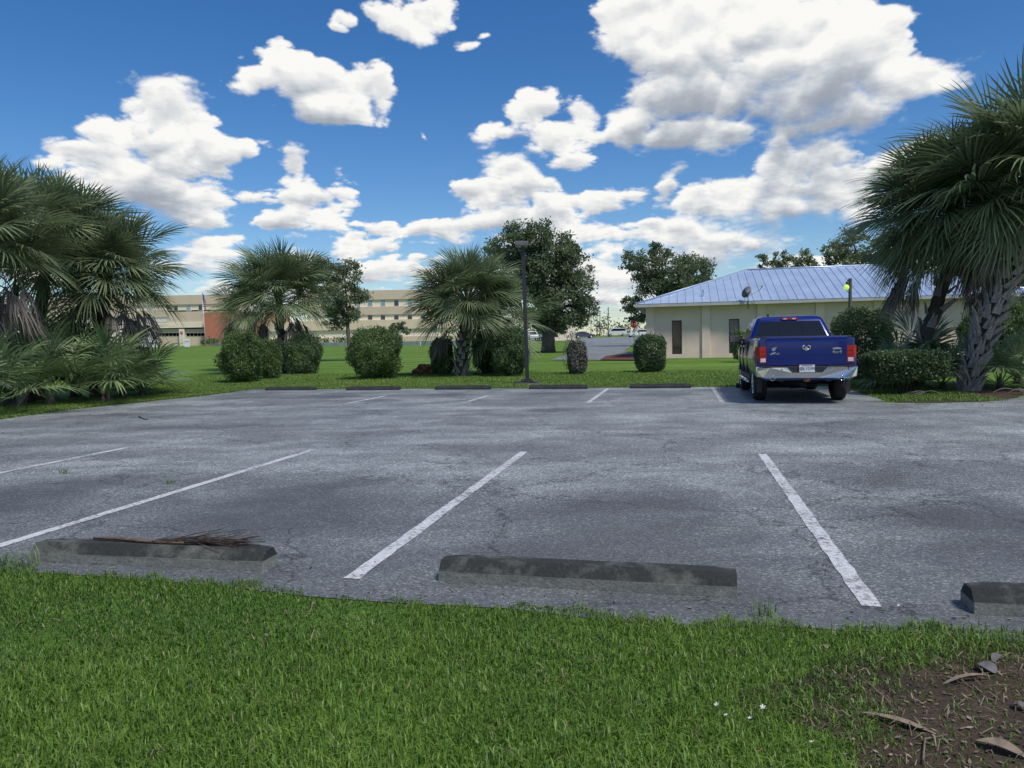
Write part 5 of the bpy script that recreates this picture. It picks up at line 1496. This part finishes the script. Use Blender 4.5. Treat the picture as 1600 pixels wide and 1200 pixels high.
        m.build('lens_rib', simple('lens_dark', (0.12, 0.006, 0.008), 0.25), la)
        e = MB(); n = 24
        ex = s * 0.685
        e.loft([[(ex + rr * math.cos(2*math.pi*k/n), yy, 0.555 + rr * math.sin(2*math.pi*k/n)) for k in range(n)] for rr, yy in ((.055, -.90), (.058, -1.262), (.050, -1.268), (.044, -1.24), (.044, -.92))])
        e.build('exhaust_tip', M_chrome, t, True)
        MB().cyl((ex, -1.235, 0.555), (0, 1, 0), 0.043, 0.01, 20).build('exhaust_bore', M_blackp, t)
        MB().bbox(s * 0.90 - .05, s * 0.90 + .05, -0.72, -0.70, 0.22, 0.60, 0.006).build('mud_flap', M_blackp, t)
    # bed cover and rails
    MB().bbox(-0.90, 0.90, -1.09, 1.04, 1.385, 1.425, 0.012).build('bed_cover', M_blackp, t)
    # tailgate with a rolled top edge and pressed lower panel
    tg = MB()
    prof = [(-1.125, .80), (-1.150, .815), (-1.154, 1.0), (-1.160, 1.04), (-1.160, 1.30), (-1.150, 1.36), (-1.168, 1.385), (-1.155, 1.412), (-1.09, 1.415), (-1.09, .80)]
    tg.prism(prof, 'x', -0.795, 0.795)
    gate = tg.build('tailgate', M_blue, t)
    MB().bbox(-.14, .14, -1.166, -1.158, 1.355, 1.378, .003).build('gate_handle', M_blackp, gate)
    # emblem: shield with a horned head, silver
    em = MB(); yq = -1.1625
    def disc(cx, cz, rx, rz, n=20, th=.010, y=yq):
        em.loft([[(cx + rx * math.cos(2*math.pi*k/n), yy, cz + rz * math.sin(2*math.pi*k/n)) for k in range(n)] for yy in (y, y - th)])
    def horn(s):
        pts = []
        for k in range(11):
            a_ = math.radians(100 - 300 * k / 10); rr = 0.036
            pts.append((s * (0.038 + rr * math.cos(a_)), yq - .008, 1.185 + rr * math.sin(a_) * 1.1))
        em.tube(pts, [.012, .014, .015, .015, .014, .013, .012, .010, .009, .007, .004], 7)
    horn(1); horn(-1)
    em.prism([(-.024, 1.205), (.024, 1.205), (.030, 1.17), (.013, 1.115), (-.013, 1.115), (-.030, 1.17)], 'y', yq - .016, yq)
    em.build('emblem', M_silver, gate)
    # left badges: round eagle-and-globe mark and a running-horn script mark; right: hood-shape mark over 4x4
    bd = MB(); n = 16
    bd.loft([[(-.650 + .036 * math.cos(2*math.pi*k/n), yy, 1.155 + .036 * math.sin(2*math.pi*k/n)) for k in range(n)] for yy in (yq + .002, yq - .004)])
    bd.prism([(-.665, 1.185), (-.585, 1.205), (-.60, 1.178), (-.63, 1.168)], 'y', yq - .006, yq + .002)
    bd.prism([(-.73, 1.045), (-.675, 1.085), (-.615, 1.098), (-.60, 1.082), (-.640, 1.070), (-.605, 1.050), (-.66, 1.055), (-.70, 1.040)], 'y', yq - .004, yq + .004)
    bd.box(-.59, -.53, yq - .002, yq + .006, 1.068, 1.078); bd.box(-.60, -.54, yq - .002, yq + .006, 1.047, 1.057)
    bd.build('badge', M_silver, gate)
    b2 = MB(); b2.prism([(.50, 1.150), (.535, 1.172), (.60, 1.180), (.665, 1.172), (.70, 1.150), (.66, 1.138), (.54, 1.138)], 'y', yq - .004, yq + .003); b2.build('badge', M_silver, gate)
    text_mesh('badge', '4x4', 0.105, M_silver, gate, (0.60, yq - .001, 1.085), (math.pi / 2, 0, 0), 0.003).scale = (1.25, 1, 1)
    # bumper: chrome with a dropped step in the middle
    P = [(-1.0, .79), (-.40, .79), (-.30, .665), (.30, .665), (.40, .79), (1.0, .79), (1.005, .70), (.98, .575), (.80, .53), (.30, .535), (-.30, .535), (-.80, .53), (-.98, .575), (-1.005, .70)]
    def xs(poly, step=.08):
        out = []
        for i, p in enumerate(poly):
            q = poly[(i + 1) % len(poly)]; k = max(1, int(abs(q[0] - p[0]) / step))
            out += [(p[0] + (q[0] - p[0]) * j / k, p[1] + (q[1] - p[1]) * j / k) for j in range(k)]
        return out
    PP = xs(P)
    def bend(x): return 0.36 * max(0, abs(x) - .62) ** 2
    bp = MB()
    def yf(x, z, o): return -1.275 + o + bend(x) + 0.10 * (abs(z - .66) * 2.2) ** 2
    bp.loft([[(x, -1.06 + bend(x) * .4, z) for x, z in PP], [(x, yf(x, z, .03), z) for x, z in PP], [(x * .985, yf(x, z, 0), .66 + (z - .66) * .86) for x, z in PP]])
    bmp = bp.build('rear_bumper', M_chrome, t)
    MB().bbox(-.40, .40, -1.235, -1.07, .64, .795, .015).build('step_pad', M_blackp, bmp)
    for s in (-1, 1):
        MB().bbox(s * .66 - .24, s * .66 + .24, -1.25, -1.08, .782, .802, .006).build('step_pad', M_blackp, bmp)
        for xx in (.50, .83):
            MB().cyl((s * xx, -1.268 + bend(xx), .735), (0, -1, 0), .020, .008, 14).build('sensor', M_silver, bmp)
    # licence plate
    pl = MB(); pl.bbox(-.153, .153, -1.262, -1.252, .672, .826, .004); plate = pl.build('license_plate', simple('plate_white', (0.62, 0.63, 0.66), 0.5, var=0.04), t)
    M_ink = simple('plate_ink', (0.05, 0.06, 0.14), 0.6)
    text_mesh('plate_text', 'LYD99', 0.085, M_ink, plate, (0.045, -1.264, 0.742), (math.pi / 2, 0, 0), 0.001)
    rg = MB(); n = 20
    rg.loft([[(-.108 + rr * math.cos(2*math.pi*k/n), yy, 0.745 + rr * math.sin(2*math.pi*k/n)) for k in range(n)] for rr, yy in ((.036, -1.2625), (.036, -1.2645), (.026, -1.2645), (.026, -1.2625))], False)
    rg.cyl((-.108, -1.2625, .745), (0, -1, 0), .014, .002, 12); rg.build('plate_seal', M_ink, plate)
    MB().box(-.10, .10, -1.2640, -1.2618, .802, .816).build('plate_caption', M_ink, plate)
    # hitch with its reddish oval cover, spare tyre, axle and frame under the bed
    hc = MB(); n = 20
    hc.loft([[(rx * math.cos(2*math.pi*k/n), yy, .505 + rz * math.sin(2*math.pi*k/n)) for k in range(n)] for rx, rz, yy in ((.06, .03, -1.10), (.072, .036, -1.22), (.060, .028, -1.235))]); hc.build('hitch_cover', simple('hitch_red', (0.30, 0.10, 0.08), 0.5, var=0.4, scale=20), t, True)
    MB().bbox(-.05, .05, -1.10, -.5, .47, .54, .01).build('hitch_tube', M_blackp, t)
    sp_ = MB(); sp_.cyl((0, -.60, .44), (0, 0, 1), .37, .22, 28); sp_.build('spare_tyre', M_rubber, t)
    MB().tube([(-.80, 0, .40), (-.2, 0, .40), (-.16, 0, .40), (.16, 0, .40), (.2, 0, .40), (.80, 0, .40)], [.06, .06, .15, .15, .06, .06], 12).build('rear_axle', M_blackp, t, True)
    MB().box(-.52, -.42, -1.0, 4.2, .46, .58).box(.42, .52, -1.0, 4.2, .46, .58).box(-.6, .6, 1.1, 3.2, .44, .52).build('frame', M_blackp, t)
    # third brake lamp and antenna
    br_ = MB(); br_.bbox(-.19, .19, 1.345, 1.42, 1.812, 1.868, .012); b3 = br_.build('brake_lamp', M_red, t)
    for s in (-1, 1): MB().bbox(s * .10 - .04, s * .10 + .04, 1.338, 1.348, 1.826, 1.856, .003).build('cargo_lamp', M_clear, b3)
    MB().tube([(-.45, 1.75, 1.91), (-.45, 1.72, 1.96), (-.45, 1.70, 1.985)], [.03, .018, .006], 8).build('antenna', M_blackp, t)
    # front: grille, lamps, bumper (seen only from elsewhere)
    MB().bbox(-.55, .55, 4.50, 4.56, .72, 1.06, .02).build('grille', M_chrome, t)
    for s in (-1, 1): MB().bbox(s * .74 - .16, s * .74 + .16, 4.44, 4.54, .86, 1.06, .03).build('headlamp', M_clear, t)
    MB().bbox(-.95, .95, 4.44, 4.66, .48, .70, .05).build('front_bumper', M_chrome, t)
    # windscreen
    V = []
    for z, w in ((1.42, L(WB, WT, 1.42) - .10), (1.77, L(WB, WT, 1.77) - .09)):
        y = L(FB, FT, z) + .012; V += [(-w, y, z), (w, y, z)]
    V += [(x, y - .02, z) for x, y, z in V]
    MB().add(V, [(1, 0, 2, 3), (4, 5, 7, 6), (0, 1, 5, 4), (2, 6, 7, 3)]).build('windscreen', M_cglass, t)
    return t
pickup()

# ================================================================== small vehicles by the junction
def far_car(px, py, Y, lab, col, kind='sedan', rz=0.0):
    p = atY(px, py, Y); p.z = terrain(Y) + 0.06
    t = thing('parked_car', lab, 'car' if kind != 'van' else 'van', p, rz, 'vehicles by the junction')
    Ls, H, Hb = {'sedan': (4.7, 1.46, 0.92), 'suv': (4.7, 1.75, 1.05), 'van': (5.4, 2.15, 1.2)}[kind]
    pm = car_paint('paint_' + kind + str(int(px)), col, 0.3, 0.6, 0.1)
    prof = {'sedan': [(-Ls/2, .35), (-Ls/2, .80), (-Ls/2+.15, .95), (-1.0, .98), (1.2, .95), (Ls/2-.25, .80), (Ls/2, .62), (Ls/2, .30)],
            'suv': [(-Ls/2, .40), (-Ls/2, 1.0), (-Ls/2+.1, 1.1), (1.0, 1.08), (Ls/2-.2, .98), (Ls/2, .75), (Ls/2, .38)],
            'van': [(-Ls/2, .40), (-Ls/2, 1.3), (-Ls/2+.1, 1.35), (1.5, 1.3), (Ls/2-.2, 1.0), (Ls/2, .75), (Ls/2, .38)]}[kind]
    cabp = {'sedan': [(-1.9, .94), (-1.15, 1.42), (0.1, 1.46), (1.25, .93)], 'suv': [(-2.25, 1.07), (-2.0, 1.70), (0.2, 1.75), (1.2, 1.06)], 'van': [(-2.6, 1.3), (-2.5, 2.1), (1.0, 2.15), (1.9, 1.25)]}[kind]
    b = MB(); b.loft([[(x, y * (.93 if abs(y) > .8 else 1), z) for x, z in prof] for y in (-.90, -.80, .80, .90)]); b.build('body', pm, t)
    c = MB(); c.loft([[(x * .98, y, z if z < 1.4 else z - e) for x, z in cabp] for y, e in ((-.80, .08), (-.66, 0), (.66, 0), (.80, .08))]); c.build('cabin', pm, t)
    for s in (-1, 1):
        g = MB(); (a0, a1, a2, a3) = cabp
        zc0, zc1 = a0[1] + .06, a1[1] - .14
        g.loft([[(a0[0] + .35, y, zc0), (a1[0] + .12, y, zc1), (a2[0] - .05, y, zc1), (a3[0] - .35, y, zc0)] for y in (s * .74, s * .812)]); g.build('side_window', M_cglass, t)
        for x in (-Ls * .30, Ls * .31):
            w = MB(); w.cyl((x, s * .72, .33), (0, s, 0), .33, .20, 20); wo_ = w.build('wheel', M_rubber, t)
            MB().cyl((x, s * .925, .33), (0, s, 0), .20, .012, 16).build('rim', M_chrome, wo_)
    g = MB(); g.add([(a2[0] + .03, -.62, a2[1] - .12), (a2[0] + .03, .62, a2[1] - .12), (a3[0] - .05, .70, a3[1] + .08), (a3[0] - .05, -.70, a3[1] + .08)], [(0, 1, 2, 3)]); 
    for v_ in range(4): g.v[v_] = (g.v[v_][0] + .06, g.v[v_][1], g.v[v_][2] + .03)
    g.build('windscreen', M_cglass, t)
    for s in (-1, 1): MB().bbox(Ls/2 - .10, Ls/2 + .012, s * .62 - .16, s * .62 + .16, .60, .74, .02).build('headlamp', M_clear, t)
    return t
far_car(912, 529, 164, 'dark blue sedan driving out at the junction', (0.03, 0.04, 0.10), 'sedan', 0.15)
far_car(851, 530, 150, 'white car parked nose-on under the oak', (0.6, 0.6, 0.6), 'suv', -1.45)
far_car(832, 530, 152, 'white car half hidden behind the oak trunk and lamp post', (0.62, 0.62, 0.62), 'suv', -1.45)
far_car(963, 522, 200, 'white van beyond the junction beside the road', (0.65, 0.66, 0.68), 'van', math.pi)
far_car(997, 526, 165, 'white car half hidden behind the square clipped shrub', (0.60, 0.61, 0.62), 'suv', math.pi + .3)

# ================================================================== lamp posts, signs, poles
M_bronze = simple('dark_bronze', (0.035, 0.036, 0.042), 0.45, 0.3, var=0.15)
def lamp_post():
    p = at(824, 600.5); Y = p.y
    t = thing('lamp_post', 'tall dark square lamp post with shoebox light on the lawn edge', 'lamp post', p)
    b = MB(); b.bbox(-.42, .42, -.38, .38, -.1, .09, .02); b.build('footing', M_conc, t)
    MB().bbox(-.20, .20, -.20, .20, .088, .15, .02).bbox(-.12, .12, -.12, .12, .148, .19, .015).build('base_plate', M_bronze, t)
    top = atY(817, 384, Y).z - p.z; lean = atY(817, 384, Y).x - p.x
    m = MB(); m.loft([[(x + lean * f, y, z) for x, y in ((-.062, -.062), (.062, -.062), (.062, .062), (-.062, .062))] for f, z in ((0, .18), (1, top))]); m.build('pole', M_bronze, t)
    h = MB(); h.bbox(lean - .26, lean + .17, -.22, .22, top - .02, top + .13, .02); hd = h.build('light_head', simple('lamp_grey', (0.11, 0.11, 0.12), 0.5), t)
    MB().box(lean - .22, lean + .13, -.18, .18, top - .028, top - .018).build('lens', simple('lamp_lens', (0.45, 0.45, 0.43), 0.3), hd)
lamp_post()
def yard_lamp():
    Y = 27.5; p = atY(1328, 580, Y); p.z = terrain(Y)
    t = thing('yard_light', 'weathered post with lit yellow green lamp in front of the metal roof', 'yard light', p)
    top = atY(1328, 435, Y).z - p.z
    MB().tube([(0, 0, -.2), (0, 0, top * .5), (0, 0, top)], [.075, .07, .065], 12).build('post', simple('weathered_post', (0.085, 0.09, 0.085), 0.9, var=0.3, scale=10), t, True)
    MB().tube([(-.04, -.02, top - .12), (-.10, -.03, top - .06), (-.13, -.03, top - .14)], .022, 8).build('arm', M_bronze, t, True)
    m = MB(); m.tube([(-.13, -.03, top - .12), (-.13, -.03, top - .24)], [.04, .055], 12); m.build('socket', M_bronze, t, True)
    g = MB(); n = 16
    g.loft([[(-.15 + r_ * math.cos(2*math.pi*k/n), -.03 + r_ * math.sin(2*math.pi*k/n), top - z) for k in range(n)] for r_, z in ((.045, .22), (.08, .26), (.095, .31), (.09, .36), (.05, .40))])
    mm, tt, bb = node_mat('lit_lamp_glass'); set_in(bb, Roughness=0.4); bb.inputs['Base Color'].default_value = (0.5, 0.8, 0.15, 1)
    bb.inputs['Emission Color'].default_value = (0.55, 0.95, 0.08, 1); bb.inputs['Emission Strength'].default_value = 0.5
    g.build('globe', mm, t, True)
yard_lamp()
M_post = simple('galvanised_post', (0.38, 0.39, 0.40), 0.5, 0.5)
M_stopred = simple('sign_red', (0.42, 0.015, 0.022), 0.45, var=0.05)
M_signwhite = simple('sign_white', (0.72, 0.72, 0.72), 0.5, var=0.03)
def octagon(cx, cz, r): return [(cx + r * math.cos(math.pi / 8 + k * math.pi / 4), cz + r * math.sin(math.pi / 8 + k * math.pi / 4)) for k in range(8)]
def stop_sign(px, pyc, Y, lab, r, extra=True):
    p = atY(px, pyc, Y); zc = p.z - terrain(Y); p.z = terrain(Y)
    t = thing('stop_sign', lab, 'stop sign', p)
    MB().tube([(0, .04, -.1), (0, .04, zc + r * (1.5 if extra else .9))], .035, 8).build('post', M_post, t, True)
    MB().prism(octagon(0, zc, r), 'y', -.012, .0).build('sign_border', M_signwhite, t)
    f = MB().prism(octagon(0, zc, r * .92), 'y', -.022, -.0125).build('sign_face', M_stopred, t)
    text_mesh('lettering', 'STOP', r * .86, M_signwhite, f, (0, -.024, zc), (math.pi / 2, 0, 0), 0.002)
    if extra:
        MB().bbox(-.42, .42, -.02, .02, zc + r * 1.08, zc + r * 1.08 + .18, .004).build('street_name_blade', simple('street_sign_green', (0.035, 0.13, 0.10), 0.5), t)
stop_sign(990.5, 507, 82, 'red stop sign with green street name blade at the side road', 0.40)
stop_sign(283.5, 520.3, 150, 'red stop sign on a post in front of the garage doors', 0.36, False)
def white_box(px0, px1, py0, py1, Y, name, lab, cat, legs=True, stripe=None, head=None):
    a_, b_ = atY(px0, py1, Y), atY(px1, py0, Y); O = Vector(((a_.x + b_.x) / 2, Y, terrain(Y)))
    t = thing(name, lab, cat, O)
    w, z0, z1 = (b_.x - a_.x) / 2, max(0.05, a_.z - O.z), b_.z - O.z
    MB().bbox(-w, w, -.08, .08, z0, z1, .01).build('panel', M_signwhite, t)
    if legs: MB().box(-w * .8, -w * .7, -.05, .05, -.2, z0).box(w * .7, w * .8, -.05, .05, -.2, z0).build('leg', M_post, t)
    return t, w, z0, z1
t, w, z0, z1 = white_box(223, 247.5, 527.5, 543, 140, 'notice_board', 'white sign board with a dark red swoosh line of lettering, on the field', 'sign')
m = MB(); mh = (z0 + z1) / 2
m.prism([(-w * .85, mh - .14), (-w * .2, mh - .10), (w * .82, mh + .12), (w * .85, mh - .12), (-w * .1, mh - .28), (-w * .85, mh - .24)], 'y', -.095, -.083); m.build('red_band', simple('sign_darkred', (0.22, 0.03, 0.05), 0.5), t)
m = MB(); m.box(-w * .35, w * .10, -.092, -.083, mh + .42, mh + .58); m.build('caption', simple('sign_greyblue', (0.25, 0.30, 0.34), 0.5), t)
t, w, z0, z1 = white_box(288.5, 296.5, 529.5, 542, 142, 'utility_cabinet', 'small white notice box beside the far stop sign', 'sign', True)
MB().box(-w * .9, w * .9, -.092, -.083, (z0 + z1) / 2 + .18, (z0 + z1) / 2 + .30).build('caption', simple('sign_grey', (0.25, 0.28, 0.27), 0.5), t)
def pole(px, py0, Y, name, lab, cat, r=.10, mat=None, px_top=None):
    p = atY(px, 540, Y); p.z = terrain(Y); top = atY(px_top or px, py0, Y)
    t = thing(name, lab, cat, p)
    MB().tube([(0, 0, -.3), (top.x - p.x, 0, top.z - p.z)], [r, r * .7], 10).build('pole', mat or M_post, t, True)
    return t, top - p
t, tp = pole(321.5, 456, 172, 'flagpole', 'white flagpole with drooping flag in front of the red wall', 'flagpole', .11, M_signwhite, 315.5)
def flag():
    V, F = [], []; nx, nz = 7, 10
    for j in range(nz + 1):
        for i in range(nx + 1):
            u_, v_ = i / nx, j / nz
            V.append((tp.x * .95 + .12 + 0.50 * u_ + 0.15 * v_ * u_, 0.18 * math.sin(u_ * 7 + v_ * 2) * u_, tp.z * .985 - 2.9 * v_ - 1.5 * u_))
            if i and j: a_ = (j) * (nx + 1) + i; F.append((a_ - nx - 2, a_ - nx - 1, a_, a_ - 1))
    m_, tt, b = node_mat('flag_cloth'); v = mapped(tt)
    sp = tt.nodes.new('ShaderNodeSeparateXYZ'); tt.links.new(v, sp.inputs[0])
    st = M_(tt, 'GREATER_THAN', M_(tt, 'SINE', M_(tt, 'MULTIPLY', sp.outputs[2], 14.0)), 0.0)
    tt.links.new(mixc(tt, st, (0.20, 0.03, 0.05), (0.33, 0.33, 0.36)), b.inputs['Base Color']); set_in(b, Roughness=0.9)
    o = link_mesh('flag', V, F, m_, t, True)
    so = o.modifiers.new('s', 'SOLIDIFY'); so.thickness = 0.02
    cn = [(tp.x * .95 + .14, -.02, tp.z * .985 - .08), (tp.x * .95 + .40, -.02, tp.z * .985 - .80), (tp.x * .95 + .40, -.02, tp.z * .985 - 2.0), (tp.x * .95 + .14, -.02, tp.z * .985 - 1.35)]
    MB().add([(x, y - .12, z) for x, y, z in cn] + [(x, y + .12, z) for x, y, z in cn], [(0,1,2,3),(7,6,5,4),(0,4,5,1),(1,5,6,2),(2,6,7,3),(3,7,4,0)]).build('canton', simple('flag_blue', (0.03, 0.04, 0.16), 0.9), t)
flag()
pole(235, 497, 160, 'light_pole', 'pale light pole behind the white sign board', 'pole', .13, M_signwhite)
M_wpole = simple('pole_wood', (0.16, 0.14, 0.12), 0.9, var=0.2)
for px, py0, Y, cross, lab in [(950.5, 480, 190, False, 'tall dark utility pole standing alone by the far road'), (933, 484, 230, True, 'utility pole with crossarm by the far trees'), (937.5, 487, 236, False, 'utility pole close behind the one with crossarm'), (923.5, 494, 300, True, 'short distant utility pole beyond the blue sedan')]:
    t, tp_ = pole(px, py0, Y, 'utility_pole', lab, 'utility pole', .17, M_wpole)
    if cross: MB().box(-1.2, 1.2, -.08, .08, tp_.z - .6, tp_.z - .42).build('crossarm', M_wpole, t)
def wire(a_, b_, lab, sag=1.2):
    pts = []
    for k in range(15):
        f = k / 14; p = Vector(a_).lerp(Vector(b_), f); p.z -= sag * 4 * f * (1 - f); pts.append(p)
    tag(MB().tube(pts, .022, 4).build('power_line', M_blackp), lab, 'power line', 'overhead lines by the far road')
wA, wB = atY(933, 486, 230), atY(1300, 452, 205)
for k, lab in enumerate(('topmost overhead line leaving the crossarm pole', 'middle overhead line leaving the crossarm pole', 'lowest overhead line leaving the crossarm pole')):
    wire(wA - Vector((0, 0, .7 * k)), wB - Vector((0, 0, 1.6 * k)), lab)
def hydrant():
    Y = 84.0; p = atY(859.5, 542, Y); p.z = terrain(Y)
    t = thing('fire_hydrant', 'yellow fire hydrant on the field beside the small airy tree', 'fire hydrant', p)
    my = simple('hydrant_yellow', (0.58, 0.45, 0.05), 0.5); n = 18
    m = MB(); m.loft([[(r_ * math.cos(2*math.pi*k/n), r_ * math.sin(2*math.pi*k/n), z) for k in range(n)] for r_, z in ((.17, 0), (.17, .05), (.11, .06), (.11, .55), (.15, .57), (.15, .62), (.12, .66), (.09, .76), (.03, .80), (.03, .86))]); m.build('barrel', my, t, True)
    for d in ((1, 0, 0), (-1, 0, 0), (0, -1, 0)): MB().cyl(Vector(d) * .09 + Vector((0, 0, .45)), d, .065, .10, 12).build('outlet_cap', my, t)
hydrant()
def marker(px, py0, py1, Y, lab):
    p = atY(px, py1, Y); p.z = terrain(Y); h = atY(px, py0, Y).z - p.z
    t = thing('marker_post', lab, 'post', p)
    MB().tube([(0, 0, -.1), (0, 0, h - .08), (0, 0, h)], [.07, .07, .03], 10).build('tube', M_signwhite, t, True); MB().cyl((0, 0, h - .25), (0, 0, 1), .074, .06, 10).build('band', M_stopred, t)
marker(657, 534.5, 544, 100, 'short white marker post on the open field')
